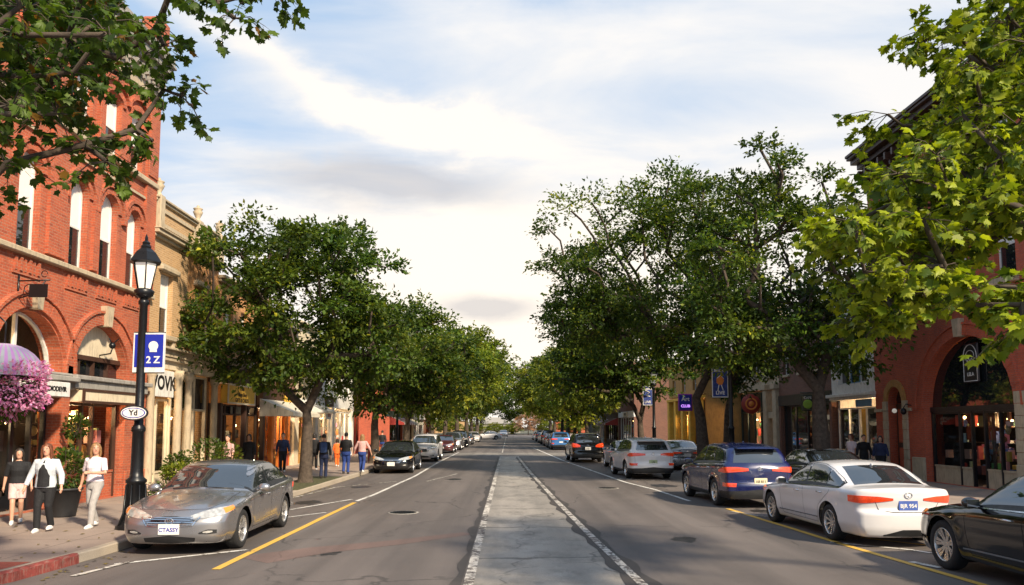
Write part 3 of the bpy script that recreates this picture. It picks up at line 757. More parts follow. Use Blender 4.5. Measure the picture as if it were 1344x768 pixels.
        strip([(-.70, L-.48),(.70, L-.48)] if not suv else [(-.5,L-.5),(.5,L-.5)], .008, 'seam', 's', .0015, acc, 'top')
        acc.build('panel_gap', 'seam', root, world=False)
        for sd in (-1, 1):
            for uh in (bp-.25, qp-.12 if not suv else qp-.2):
                q = march([(sd*1.15, uh, be(uh)-.13)], [(-sd,0,0)], 1.1)[0]
                m = MB(); m.tube([(q[0], L/2-uh+.09, q[2]), (q[0]+sd*.035, L/2-uh+.06, q[2]+.004), (q[0]+sd*.035, L/2-uh-.06, q[2]+.004), (q[0], L/2-uh-.09, q[2])], [.010,.013,.013,.010], 8)
                m.build('door_handle', 'chrome' if door == 'chrome' else paint, root, world=False)
    for sd in (-1, 1):
        um = d0+.17; q = march([(sd*1.15, um, be(um)-.01)], [(-sd,0,0)], 1.1)[0]
        m = MB(); cx_, cy_, cz_ = q[0]+sd*.145, L/2-um+.02, q[2]+.055
        m.ball((cx_, cy_, cz_), (.115,.075,.075), 16, 10); m.tube([(q[0]-sd*.01, cy_-.01, q[2]), (q[0]+sd*.08, cy_-.01, q[2]+.03)], [.03,.024], 8)
        mo = m.build('wing_mirror', paint, root, world=False)
        m = MB(); m.box((cx_, cy_-.072, cz_), (.17,.01,.10), 0, .004); m.build('mirror_glass', 'auto_glass', mo, world=False)
    # ---- wheels and arch liners
    for uw in (uf, ur):
        for sd in (-1, 1):
            lm = MB()
            y = L/2-uw; n_ = 20
            rings = []
            for xx in (.50, .86):
                rings.append([Vector((sd*xx, y+Ra*1.0*math.cos(a), Rw+Ra*1.0*math.sin(a))) for a in np.linspace(-.5, PI+.5, n_)])
            lm.add(rings[0]+rings[1], [(i, i+1, n_+i+1, n_+i) for i in range(n_-1)], True)
            lm.add([Vector((sd*.5, y, Rw))]+rings[0], [(0, i+1, i+2) for i in range(n_-1)], False)
            lm.build('wheel_arch', 'seam', root, world=False)
    tp = [(Rw*.66, -.095), (Rw*.70,-.108), (Rw*.93,-.110), (Rw*.985,-.085), (Rw,-.05), (Rw,.05), (Rw*.985,.085), (Rw*.93,.110), (Rw*.70,.108), (Rw*.66,.095)]
    proto = None
    for uw in (uf, ur):
        for sd in (-1, 1):
            w_ = empty('wheel', (sd*(W/2-.125), L/2-uw, Rw), 0 if sd > 0 else PI, parent=root)
            if proto is None:
                rot = Matrix.Rotation(PI/2, 4, 'Y')
                m = MB(); m.lathe(tp, n=40 if res > .7 else 22, M=rot, cap=False); t1 = m.build('tyre', 'black_rubber', w_, world=False)
                m = MB(); rr = Rw*.68
                m.lathe([(rr*.99,-.05),(rr*1.0,.10),(rr*.96,.108),(rr*.93,.095),(rr*.90,.02),(rr*.90,-.03)], n=40 if res > .7 else 22, M=rot, cap=False)
                m.lathe([(.001,.055),(.035,.062),(.055,.055),(.06,.03)], n=16, M=rot, cap=False)
                for s5 in range(spokes):
                    a0_ = 2*PI*s5/spokes+.3
                    for da in ((-.16,.16) if spokes <= 7 else (0,)):
                        a_ = a0_+da; c_, s__ = math.cos(a_), math.sin(a_)
                        wI, wO = .017, (.030 if spokes <= 7 else .022)
                        pts = []
                        for r_, hw_, xx in ((.03,wI,.058),(rr*.55,.015,.066),(rr*.93,wO,.085)):
                            for sg in (-1,1): pts.append(Vector((xx, r_*c_-sg*hw_*s__, r_*s__+sg*hw_*c_)))
                        back = [p-Vector((.03,0,0)) for p in pts]
                        m.add(pts+back, [(0,2,3,1),(2,4,5,3),(0,6,8,2),(2,8,10,4),(1,3,9,7),(3,5,11,9)], False)
                t2 = m.build('rim', 'rim_alloy', w_, world=False)
                m = MB(); m.lathe([(.001,-.01),(rr*.9,-.01)], n=24, M=rot, cap=False); m.lathe([(.05,.02),(rr*.62,.02),(rr*.62,.0)], n=24, M=rot, cap=False)
                t3 = m.build('brake_disc', 'rim_dark', w_, world=False); proto = (t1, t2, t3)
            else:
                for t_ in proto: c_ = t_.copy(); COL.objects.link(c_); c_.parent = w_
    # ---- lights, bumpers, plates
    zb0 = P['zb']
    lin = lambda *v: (lambda s: np.interp(s, np.linspace(0,1,len(v)), v))
    for sd in (-1, 1):
        if suv:
            if P['L'] < 4.7:
                wrap(sd*24, sd*80, lin(.965,.94,.91,.93), lin(1.03,1.06,1.06,.98), 20, 6, .012, 'lens_red', 'tail_light')
                wrap(sd*42, sd*66, lin(.56,.56), lin(.65,.66), 10, 4, .008, 'lens_red', 'reflector')
            else: wrap(sd*33, sd*76, lin(.92,.90,.90,.92), lin(1.02,1.12,1.16,1.12), 18, 7, .014, 'lens_red', 'tail_light')
            wrap(sd*28, sd*74, lin(.78,.78,.82,.88), lin(.86,.90,.94,.96), 18, 6, .010, head, 'headlight', 'front')
        else:
            wrap(sd*21, sd*70, lin(.83,.80,.775,.79), lin(.865,.895,.905,.90), 22, 6, .010, 'lens_red', 'tail_light')
            hl = wrap(sd*25, sd*73, lin(.60,.605,.64,.72), lin(.645,.71,.755,.775), 24, 7, .010, head, 'headlight', 'front')
            wrap(sd*60, sd*74, lin(.665,.73), lin(.745,.777), 8, 5, .014, 'lens_amber', 'indicator', 'front', par=hl)
        wrap(sd*33, sd*50, lin(.36,.35,.36), lin(.38,.43,.42), 10, 5, .005, 'plastic_black', 'fog_recess', 'front')
        wrap(sd*37, sd*46, lin(.375,.37,.385), lin(.395,.41,.405), 8, 4, .014, 'lens_clear', 'fog_light', 'front')
    g0, g1 = (.50,.64) if not suv else (.60,.80)
    wrap(-25, 25, lin(g0+.03,g0,g0,g0+.03), lin(g1-.035,g1,g1,g1-.035), 24, 5, .006, 'plastic_black', 'grille', 'front')
    if detail and front:
        acc = MB()
        for zz_ in np.linspace(g0+.025, g1-.02, 5):
            hwid = .40-.06*abs(zz_-(g0+g1)/2)/.07
            strip([(-hwid, zz_),(0, zz_-.006),(hwid, zz_)], .012, 'chrome', 'bar', .016, acc, 'front')
        strip([(-.47, g1-.015),(-.36,g0-.005),(0,g0-.018),(.36,g0-.005),(.47,g1-.015)], .018, 'chrome', 'bar', .014, acc, 'front')
        acc.build('grille_bar', 'chrome', root, world=False)
    wrap(-30, 30, lin(zb0+.045,zb0+.02,zb0+.045), lin(zb0+.11,zb0+.15,zb0+.11), 20, 4, .005, 'plastic_black', 'lower_grille', 'front')
    wrap(-34, 34, lin(zb0+.03,zb0+.02,zb0+.03), lin(zb0+.05,zb0+.14,zb0+.14,zb0+.05) if not suv else lin(zb0+.22,zb0+.26,zb0+.22), 24, 5, .006, 'plastic_black', 'lower_bumper', 'rear')
    if suv or cladding:
        for sd in (-1,1):
            side_patch(sd, uf+Ra+.0, ur-Ra-.0, lambda u: zb0+.02, lambda u: zb0+.12, 16, 3, .008, 'plastic_black', 'sill_cladding')
            wrap(sd*34, sd*78, lin(zb0+.02,zb0+.03), lin(zb0+.22,zb0+.20), 14, 4, .007, 'plastic_black', 'lower_bumper', 'rear')
    elif detail:
        for sd in (-1,1):
            acc = MB(); strip([(uf+Ra+.10, .36), (ur-Ra-.06, .385)], .022, 'chrome', 'side_strip', .008, acc, 'side', sd)
            acc.build('side_strip', 'chrome' if door == 'chrome' else paint, root, world=False)
    # number plates
    pm_, txt, tcol = plate
    for end in ('rear', 'front'):
        if end == 'front' and not front: continue
        z = (.74 if not suv else .83) if end == 'rear' else (.44 if not suv else .52)
        if suv and P['L'] < 4.7 and end == 'rear': z = .70
        q = march([(0, L+.3 if end == 'rear' else -.3, z)], [(0, -1 if end == 'rear' else 1, 0)], 1.0)[0]
        yp = L/2-q[1]+(-.012 if end == 'rear' else .014)
        m = MB(); m.box((0, yp, z), (.34,.014,.17), 0, .004)
        if end == 'rear' and detail: pass
        pl_ = m.build('number_plate', pm_, root, world=False)
        if detail and txt:
            s = -1 if end == 'rear' else 1
            M = Matrix.Translation((0, yp+s*.0085, z-.008)) @ (Matrix.Rotation(PI/2, 4, 'X') if s < 0 else Matrix.Rotation(PI, 4, 'Z') @ Matrix.Rotation(PI/2, 4, 'X'))
            text_obj('plate_lettering', txt, .092, M, tcol, None, .001, .002).parent = pl_
    if badge:
        for end, z in (('rear', (.915 if not suv else 1.02)), ('front', (g0+g1)/2)):
            if end == 'front' and not front: continue
            q = march([(0, L+.3 if end == 'rear' else -.3, z)], [(0, -1 if end == 'rear' else 1, 0)], 1.0)[0]
            s = -1 if end == 'rear' else 1
            M = Matrix.Translation((0, L/2-q[1]+s*.008+(.012 if s > 0 else 0), z)) @ Matrix.Rotation(PI/2, 4, 'X')
            m = MB(); rr = .058; n_ = 22
            tor = [[M @ Vector(((rr+.008*math.cos(b))*math.cos(a)*1.15, (rr+.008*math.cos(b))*math.sin(a)*.85, .008*math.sin(b))) for b in np.linspace(0, 2*PI, 7)[:-1]] for a in np.linspace(0, 2*PI, n_)]
            m.loft(tor, False); m.box((0,0,0), (.016,.07,.01), M=M @ Matrix.Rotation(.5, 4, 'Z')); m.box((0,0,0), (.016,.06,.01), M=M @ Matrix.Translation((.02,0,0)) @ Matrix.Rotation(-.4, 4, 'Z')); m.box((0,0,0), (.07,.013,.01), M=M)
            m.build('badge', 'chrome', root, world=False)
    # exhausts & antenna
    if detail:
        m = MB(); q = march([(.1, L-1.25, 1.95)], [(0,0,-1)], 1.9)[0]; m.ball((0, L/2-L+1.25, q[2]+.02), (.018,.05,.03), 10, 6); m.build('antenna', paint, root, world=False)
    # wipers
    if detail and front:
        m = MB(); q = march([(x_, P['hood']+.03, 1.95) for x_ in (-.05,-.55,.55,.05)], [(0,0,-1)]*4, 1.9); q = toL(q)
        m.tube([q[0]+(0,0,.02), q[1]+(0,-.04,.025)], .008, 5); m.tube([q[3]+(0,0,.02), q[2]+(0,-.04,.025)], .008, 5); m.build('wiper', 'plastic_black', root, world=False)
    return root
# ------------------------------------------------------------------ buildings
def rect(a, b, c, d): return [(a,c),(b,c),(b,d),(a,d)]
def arched(a, b, c, spring, rise=None, n=14):
    r = (b-a)/2; rise = r if rise is None else rise; m = (a+b)/2
    return [(a,c),(b,c)]+[(m+r*math.cos(t), spring+rise*math.sin(t)) for t in np.linspace(0, PI, n)]
PAL = {'warm': [(.8,.35,.08),(.6,.12,.03),(.9,.6,.2),(.25,.12,.06),(.7,.5,.3),(.1,.06,.04),(.8,.7,.5)],
       'mix': [(.7,.1,.08),(.1,.25,.5),(.8,.75,.6),(.15,.4,.15),(.6,.45,.1),(.08,.06,.05),(.5,.3,.2),(.75,.4,.5)],
       'pale': [(.7,.68,.6),(.45,.4,.35),(.5,.6,.5),(.75,.7,.65),(.2,.16,.14),(.6,.3,.2)],
       'dim': [(.12,.08,.06),(.2,.12,.08),(.08,.06,.05),(.3,.2,.12),(.05,.05,.05)]}
class Bl:
    def __init__(s, name, label, side, X, s0, s1, h, cat='building', group=None, depth=9.0, z0=.15):
        s.side, s.X, s.s0, s.s1, s.h, s.d, s.z0 = side, X, s0, s1, h, depth, z0
        s.root = empty(name, (X, (s0+s1)/2, z0), 0, label, cat, group)
    def P(s, a, out, z): return Vector((s.X-s.side*out, a, z))
    def fr(s, a, b, d): return s.P(a, d, b)
    def box(s, m, a0, a1, o0, o1, z0, z1, bev=0.0):
        p, q = s.P(a0, o0, z0), s.P(a1, o1, z1); m.bx(min(p.x,q.x), max(p.x,q.x), a0, a1, z0, z1, bev)
    def part(s, name, m, mat, parent=None): return m.build(name, mat, parent or s.root)
    def wall(s, mat, z0, z1, holes=(), a0=None, a1=None, reveal=.28, extra=None, name='wall', out=0.0):
        a0 = s.s0 if a0 is None else a0; a1 = s.s1 if a1 is None else a1; m = MB()
        m.prism(rect(a0, a1, z0, z1), lambda a, b, d: s.P(a, d+out, b), -reveal, 0, holes)
        if extra: extra(m)
        return s.part(name, m, mat)
    def shell(s, mat, zf, front=True, floor='floor_wood'):
        """side walls, back and the solid upper storeys; shop room hollow below zf"""
        m = MB(); e = .012
        s.box(m, s.s0+e, s.s1-e, -s.d, -.42, zf, s.h-.25)
        s.box(m, s.s0+e, s.s0+.2, -s.d, -.29, s.z0, zf); s.box(m, s.s1-.2, s.s1-e, -s.d, -.29, s.z0, zf)
        s.box(m, s.s0+e, s.s0+.25, -.42, -.29, zf, s.h-.25); s.box(m, s.s1-.25, s.s1-e, -.42, -.29, zf, s.h-.25)
        s.part('side_wall', m, mat)
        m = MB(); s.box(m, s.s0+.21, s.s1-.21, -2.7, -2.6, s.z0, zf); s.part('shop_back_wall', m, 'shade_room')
        m = MB(); s.box(m, s.s0+.1, s.s1-.1, -s.d, -.30, s.h-.24, s.h-.1); s.part('roof', m, 'stone_grey')
    def window(s, a, b, z0, z1, arch=0.0, frame='paint_white', blind=.5, mid=True, out=-.16, fw=.06, mull=0, head=None):
        sh = (lambda p, q, r_, t, k_: arched(p, q, r_, t, arch*k_) if arch else rect(p, q, r_, t))
        m = MB(); f = lambda x, y, d: s.P(x, d, y)
        m.prism(sh(a+.004,b-.004,z0+.004,z1-.004 if not arch else z1,1), f, out-.05, out, [sh(a+fw,b-fw,z0+fw,z1-(0 if arch else fw),(arch-fw)/arch if arch else 1)])
        zm = z0+(z1+arch-z0)*.47
        if mid: s.box(m, a+fw*.5, b-fw*.5, out-.07, out-.005, zm-.025, zm+.025)
        for i in range(mull):
            c = a+(b-a)*(i+1)/(mull+1); s.box(m, c-.02, c+.02, out-.05, out-.01, z0+.02, z1+arch*.9)
        w = s.part('window', m, frame)
        m = MB(); m.cur = 0
        m.prism(rect(a+fw*.5,b-fw*.5,z0+fw*.5,zm if blind else z1), f, out-.04, out-.03, (), False)
        if blind:
            m.cur = 1; m.prism(sh(a+fw*.5,b-fw*.5,zm,z1-(0 if arch else fw*.5),.9), f, out-.04, out-.03, (), False)
        s.part('pane', m, ['pane_dark', 'blind'] if blind else ['pane_dark'], w)
        return w
    def sill(s, a, b, z, mat='stone_cream', h=.13, o=.12, name='sill', parent=None):
        m = MB(); s.box(m, a-.1, b+.1, -.15, o, z-h, z, .02); return s.part(name, m, mat, parent)
    def ring(s, m, a, b, spring, rise, w, out, n=18, back=0.0, leg=0.0):
        mid, r = (a+b)/2, (b-a)/2
        o = arcp = [(mid+(r+w)*math.cos(t), spring+(rise+w)*math.sin(t)) for t in np.linspace(0, PI, n)]
        i = [(mid+r*math.cos(t), spring+rise*math.sin(t)) for t in np.linspace(0, PI, n)]
        if leg: o = [(mid+r+w, spring-leg)]+o+[(mid-r-w, spring-leg)]; i = [(mid+r, spring-leg)]+i+[(mid-r, spring-leg)]
        # separate voussoirs: slightly different depth gives brick joints
        for k_ in range(len(o)-1):
            d = out+.006*((k_*7) % 3)
            m.prism([i[k_], o[k_], o[k_+1], i[k_+1]], lambda x, y, dd: s.P(x, dd, y), back, d)
    def goods(s, a, b, z0, z1, o0, o1, pal='warm', n=60, name='shop_display', bulbs=4):
        m = MB(); rr = random.Random(int(a*100)+n)
        for sh in np.arange(z0+.5, z1-.3, .55):
            m.col = (.12,.08,.05); s.box(m, a+.1, b-.1, o0, o0+.35, sh-.03, sh)
        for _ in range(n):
            m.col = tuple(c*rr.uniform(.5,1.1) for c in rr.choice(PAL[pal])); w = rr.uniform(.05,.3); h = rr.uniform(.08,.5); c = rr.uniform(a+.2, b-.2)
            k_ = rr.random(); zz = z0+rr.choice([0,.0,.5,.5,1.05,1.6]) if k_ < .75 else rr.uniform(z0+.3, z1-.5); zz = min(zz, z1-h-.05); o = rr.uniform(o0+.05, o1-.2)
            if k_ < .6: s.box(m, c-w/2, c+w/2, o, o+rr.uniform(.04,.2), zz, zz+h)
            elif k_ < .85:
                p = s.P(c, o, zz+w*.5); m.ball(p, (w*.4,w*.4,w*.5), 8, 5)
            else: p = s.P(c, o, zz); m.lathe([(w*.15,0),(w*.4,h*.3),(w*.3,h*.6),(w*.12,h*.8),(w*.14,h)], p, 8)
        s.part(name, m, 'goods')
        m = MB()
        for i in range(bulbs):
            p = s.P(a+(b-a)*(i+.5)/bulbs+rr.uniform(-.1,.1), o0+(o1-o0)*rr.uniform(.3,.8), z1-rr.uniform(.15,.5)); m.ball(p, .05, 8, 6)
        if bulbs:
            s.part('shop_lamp', m, 'amber_bulb'); pw = {'warm': 120, 'mix': 90, 'dim': 30}.get(pal, 30)
            if s.s0 < 62:
                l = bpy.data.lights.new('shop_light', 'POINT'); l.energy = pw*(b-a)/3; l.color = (1.0,.66,.34); l.shadow_soft_size = .15
                lo = bpy.data.objects.new('shop_light', l); COL.objects.link(lo); lo.parent = s.root; lo.location = s.P((a+b)/2, (o0+o1)/2, z1-.35)-s.root.location
    def shopfront(s, a, b, z0, z1, mat='paint_black', div=(.5,), kick=.6, door=None, pal='warm', n=60, out=-.2, trans=None, glass='pane_shop', bulbs=4, kickmat=None, fw=.07, depth=1.5):
        """frame with kick panel, mullions and transom; door = (start, end) fractions"""
        m = MB(); L = b-a
        cuts = [0]+list(div)+[1]; tz = z1 if trans is None else trans
        for c in cuts:
            x = a+L*c; x0, x1 = (x, x+fw) if c == 0 else ((x-fw, x) if c == 1 else (x-fw/2, x+fw/2)); s.box(m, x0, x1, out-.09, out+.012*(1+c), z0, z1)
        s.box(m, a+fw, b-fw, out-.08, out, z1-fw, z1-.002)
        if trans: s.box(m, a+fw, b-fw, out-.08, out+.004, tz-fw/2, tz+fw/2)
        fo = s.part('shopfront', m, mat)
        for p, q in zip(cuts, cuts[1:]):
            isd = door and abs(door[0]-p) < .02
            x0, x1 = a+L*p+fw/2, a+L*q-fw/2
            if isd:
                m = MB(); f = lambda x, y, d: s.P(x, d, y); oo = out-.35
                m.prism(rect(x0+.03, x1-.03, z0+.02, tz-fw/2), f, oo-.04, oo+.01, [rect(x0+.15, x1-.15, z0+.35, tz-.2)])
                d = s.part('door', m, mat); m = MB(); m.prism(rect(x0+.12, x1-.12, z0+.32, tz-.17), f, 0, oo-.02, (), False); s.part('door_pane', m, glass, d)
                m = MB(); hx = x1-.10; m.tube([s.P(hx, oo+.06, z0+.9), s.P(hx, oo+.07, z0+1.3)], .014, 6); s.part('door_handle', m, 'steel', d)
            else:
                m = MB(); s.box(m, x0, x1, out-.07, out-.01, z0, z0+kick); s.box(m, x0+.02, x1-.02, out-.1, out+.02, z0+kick-.06, z0+kick)
                s.part('kick_panel', m, kickmat or mat, fo)
                m = MB(); m.prism(rect(x0, x1, z0+kick, tz), lambda x, y, d: s.P(x, d, y), 0, out-.04, (), False); s.part('shop_window', m, glass, fo)
            if trans:
                m = MB(); m.prism(rect(x0, x1, tz+fw/2, z1-fw), lambda x, y, d: s.P(x, d, y), 0, out-.04, (), False); s.part('transom_window', m, 'pane_dark', fo)
        if n: s.goods(a+.1, b-.1, z0+kick*.6, tz, out-depth, out-.15, pal, n, bulbs=bulbs)
        return fo
    def cornice(s, z, steps, mat='stone_cream', a0=None, a1=None, brackets=0, name='cornice', bh=.3, bo=.3):
        """steps: (height, out)"""
        m = MB(); a0 = s.s0 if a0 is None else a0; a1 = s.s1 if a1 is None else a1; zz = z
        for i, (h, o) in enumerate(steps):
            s.box(m, a0-min(o*.25,.08)-.001*i, a1+min(o*.25,.08)+.001*i, -.29, o, zz, zz+h, .015); zz += h
        if brackets:
            for i in range(brackets):
                c = a0+(a1-a0)*(i+.5)/brackets; s.box(m, c-.06, c+.06, 0, bo*.95, z-bh*.6, z+.001); s.box(m, c-.055, c+.055, .001, bo*.55, z-bh, z-bh*.55)
        return s.part(name, m, mat)
    def sign(s, a, b, z0, z1, out, mat, text=None, tmat='paint_black', size=.3, name='shop_sign', frame=None, th=.06, font_bold=.006):
        m = MB(); s.box(m, a, b, out-th, out, z0, z1, .01); o = s.part(name, m, mat)
        if frame:
            m = MB(); m.prism(rect(a-.04,b+.04,z0-.04,z1+.04), lambda x, y, d: s.P(x, d, y), out-.02, out+.02, [rect(a+.03,b-.03,z0+.03,z1-.03)]); s.part('sign_frame', m, frame, o)
        if text:
            lines = text if isinstance(text, list) else [text]; hh = (z1-z0)/len(lines)
            for i, t in enumerate(lines):
                text_obj('lettering', t, size, s.tM((a+b)/2, out+.004, z1-hh*(i+.5)), tmat, o, .004, font_bold)
        return o
    def tM(s, a, out, z):
        # readable from the street: left side faces +X, right side faces -X
        p = s.P(a, out, z); rz = PI/2 if s.side < 0 else -PI/2
        return Matrix.Translation(p) @ Matrix.Rotation(rz, 4, 'Z') @ Matrix.Rotation(PI/2, 4, 'X')
    def awning(s, a, b, zt, zb, out, mat, name='awning', drop=.25, stripes=None, text=None, tmat='paint_black', tsize=.2):
        m = MB(); n = 12; mats = [mat]+([stripes] if stripes else [])
        for i in range(n):
            x0, x1 = a+(b-a)*i/n, a+(b-a)*(i+1)/n; m.cur = i % 2 if stripes else 0
            sag = lambda x: .0
            m.quad(s.P(x0,.02,zt), s.P(x1,.02,zt), s.P(x1,out,zb), s.P(x0,out,zb)); m.quad(s.P(x0,out,zb), s.P(x1,out,zb), s.P(x1,out+.01,zb-drop), s.P(x0,out+.01,zb-drop))
            m.quad(s.P(x0,.02,zt-.03), s.P(x1,.02,zt-.03), s.P(x1,out-.02,zb-.03), s.P(x0,out-.02,zb-.03)); m.quad(s.P(x0,out-.02,zb-.03), s.P(x1,out-.02,zb-.03), s.P(x1,out-.01,zb-drop), s.P(x0,out-.01,zb-drop))
        m.cur = 0
        for x in (a, b): m.add([s.P(x,.02,zt), s.P(x,out,zb), s.P(x,out+.01,zb-drop), s.P(x,.02,zb-drop)], [(0,1,2,3)])
        o = s.part(name, m, mats)
        if text: text_obj('lettering', text, tsize, s.tM((a+b)/2, out+.018, zb-drop/2), tmat, o, .003, .005)
        return o

# ===== LEFT 1: the near brick corner building with two great arches
b = Bl('brick_building', 'three storey orange brick building with round arches at the left edge', -1, -11, 9.5, 23.1, 13.6)
A1, A2, A0 = (19.1, 21.9), (16.05, 18.75), (12.6, 15.4)
SP = 3.42
win2 = [(21.55,22.28),(20.13,20.98),(18.72,19.5),(16.7,17.5),(14.6,15.4),(12.8,13.6),(10.8,11.6)]
holes = [arched(*A, .151, SP) for A in (A1, A2, A0)]
holes += [arched(a, c, 6.12, 8.05, (c-a)/2) for a, c in win2] + [arched(a, c, 9.6, 11.15, .25) for a, c in win2]
b.wall('brick_orange', .15, 13.3, holes, reveal=.55 if False else .3)
b.shell('brick_orange', 5.4)
m = MB()
for A in (A1, A2, A0):
    b.ring(m, A[0]-.02, A[1]+.02, SP, 1.42, .30, .07, 26); b.ring(m, A[0]-.34, A[1]+.34, SP, 1.74, .07, .12, 26)
b.part('arch_ring', m, 'brick_orange')
for A in (A1, A2, A0):
    mid = (A[0]+A[1])/2; m = MB(); t = SP+1.38
    m.prism([(mid-.10,t),(mid+.10,t),(mid+.17,t+.55),(mid-.17,t+.55)], b.fr, -.1, .20); b.part('keystone', m, 'stone_cream')
# deep brick soffits of the arches
m = MB()
for A in (A1, A2, A0):
    ou = arched(A[0]+.004, A[1]-.004, .151, SP); n = len(ou)
    m.add([b.P(p[0], -.29, p[1]) for p in ou[1:]+ou[:1]]+[b.P(p[0], -.55, p[1]) for p in ou[1:]+ou[:1]], [(i,i+1,n+i+1,n+i) for i in range(n-1)])
b.part('arch_soffit', m, 'brick_orange')
# second and third floor windows
for i, (a, c) in enumerate(win2):
    b.window(a, c, 6.12, 8.05, (c-a)/2, blind=1); b.window(a, c, 9.6, 11.15, .25, blind=1)
for a, c in win2:
    m = MB(); r = (c-a)/2; b.ring(m, a-.02, c+.02, 8.05, r+.02, .14, .05, 14, leg=.0); b.ring(m, a-.20, c+.20, 8.05, r+.20, .10, .10, 14, leg=.25); b.part('window_arch', m, 'brick_orange')
    m = MB(); b.ring(m, a-.02, c+.02, 11.15, .27, .15, .05, 12); b.ring(m, a-.22, c+.22, 11.3, .42, .08, .09, 12); b.part('window_arch', m, 'brick_orange')
for x0, x1 in ((22.45,23.08),(19.68,19.95),(17.75,18.45)): m = MB(); b.box(m, x0, x1, 0, .09, 6.2, 12.04); b.box(m, x0+.03, x1-.03, .09, .13, 9.7, 12.0); b.part('brick_pilaster', m, 'brick_orange')
m = MB(); b.box(m, 9.5, 23.1, -.05, .16, 5.98, 6.11, .02); b.box(m, 9.5, 23.1, -.05, .15, 9.42, 9.58, .02); b.box(m, 9.5, 23.1, -.02, .06, 8.93, 9.0); b.part('sill_course', m, 'stone_cream')
for a, c in win2:
    m = MB()
    for k_ in range(6):
        x = a+(c-a)*k_/5; b.box(m, x-.04, x+.04, 0, .05+.02*(k_ % 2), 5.6, 5.9)
    b.box(m, a-.1, c+.1, 0, .035, 5.52, 5.6); b.part('brick_panel', m, 'brick_orange')
m = MB(); b.box(m, 9.5, 23.1, 0, .07, 12.05, 12.45, .01); b.part('frieze', m, 'stone_cream')
b.cornice(12.75, [(.18,.12),(.14,.25),(.22,.42),(.10,.52),(.30,.46)], 'stone_grey', brackets=40, bh=.30, bo=.30)
m = MB(); b.box(m, 22.4, 23.1, -.3, .3, 14.0, 14.7, .05); b.part('parapet_pier', m, 'brick_orange')
# arch 1: cream tympanum, dark transom, entablature, shopfront
m = MB(); m.prism([(19.1,3.95)]+[(19.1,3.95)]+[(20.5+1.4*math.cos(t), SP+1.4*math.sin(t)) for t in np.linspace(.40, PI-.40, 16)][::-1][0:0]+[p for p in [(20.5+1.395*math.cos(t), max(3.95, SP+1.395*math.sin(t))) for t in np.linspace(PI-.386, .386, 18)]], b.fr, -.3, -.22); b.part('tympanum', m, 'paint_cream')
m = MB(); b.box(m, 19.11, 21.89, -.42, -.30, 3.2, 3.94); m.cur = 0; b.part('transom_window', m, 'pane_dark')
m = MB(); b.box(m, 19.11, 21.89, -.32, -.16, 3.86, 3.98); b.box(m, 19.11, 21.89, -.32, -.10, 3.36, 3.46)
for x in (19.8, 20.5, 21.2): b.box(m, x-.03, x+.03, -.3, -.2, 3.45, 3.87)
b.part('transom_frame', m, 'paint_brown')
m = MB(); b.box(m, 18.85, 22.9, -.05, .30, 3.28, 3.40, .02); b.box(m, 18.95, 22.75, -.25, .22, 3.06, 3.279, .02); b.part('entablature', m, 'stone_grey')
b.sign(19.2, 21.9, 2.74, 3.03, .30, 'paint_cream', th=.5, frame='paint_brown')
m = MB(); m.tube([b.P(20.75, -.2, 4.05), b.P(20.75, .1, 4.1), b.P(20.75, .16, 4.3)], .02, 6); m.ball(b.P(20.75, .14, 4.32), .09, 10, 6); m.tube([b.P(20.6, .12, 4.5), b.P(20.75,.14,4.35), b.P(20.95, .2, 4.52)], .018, 6); b.part('wall_lamp', m, 'iron')
b.shopfront(19.14, 21.86, .15, 2.73, 'paint_brown', (.36,.55), .75, None, 'warm', 170, out=-.25, bulbs=7, depth=1.1, kickmat='brick_orange')
# arch 2: dark glass with orange panel, white projecting sign, dark doorway
m = MB(); b.box(m, 16.06, 18.74, -.45, -.35, 3.45, 4.75); 
m = MB(); m.prism([(17.4+1.33*math.cos(t), SP+1.33*math.sin(t)) for t in np.linspace(0, PI, 20)], b.fr, 0, -.40, (), False); b.part('fanlight', m, 'pane_shop')
m = MB(); b.ring(m, 16.12, 18.68, SP, 1.28, .06, -.34, 20, back=-.42); b.box(m, 17.36, 17.44, -.42, -.34, SP, 4.7); b.part('fanlight_frame', m, 'paint_white')
m = MB(); b.box(m, 16.4, 17.2, -.75, -.7, 3.55, 4.4); b.part('glowing_panel', m, 'warm_light')  # warm glow behind the fanlight, put into the panel's own emissive material
m = MB(); b.box(m, 15.95, 18.95, -.3, .34, 3.2, 3.33, .02); b.box(m, 16.0, 18.9, -.3, .2, 3.34, 3.41, .02); b.part('entablature', m, 'stone_grey')
b.sign(16.7, 18.02, 2.80, 3.14, .62, 'paint_white', 'ETTIDIODEVIR', 'paint_black', .155, th=.75, name='white_sign')
b.shopfront(16.1, 18.7, .15, 3.18, 'paint_black', (.30,.78), .55, (.30,.78), 'dim', 36, out=-.35, bulbs=2, trans=2.5)
b.shopfront(12.66, 15.34, .15, 4.8, 'paint_black', (.4,), .55, None, 'dim', 20, out=-.35, bulbs=2, trans=3.3)
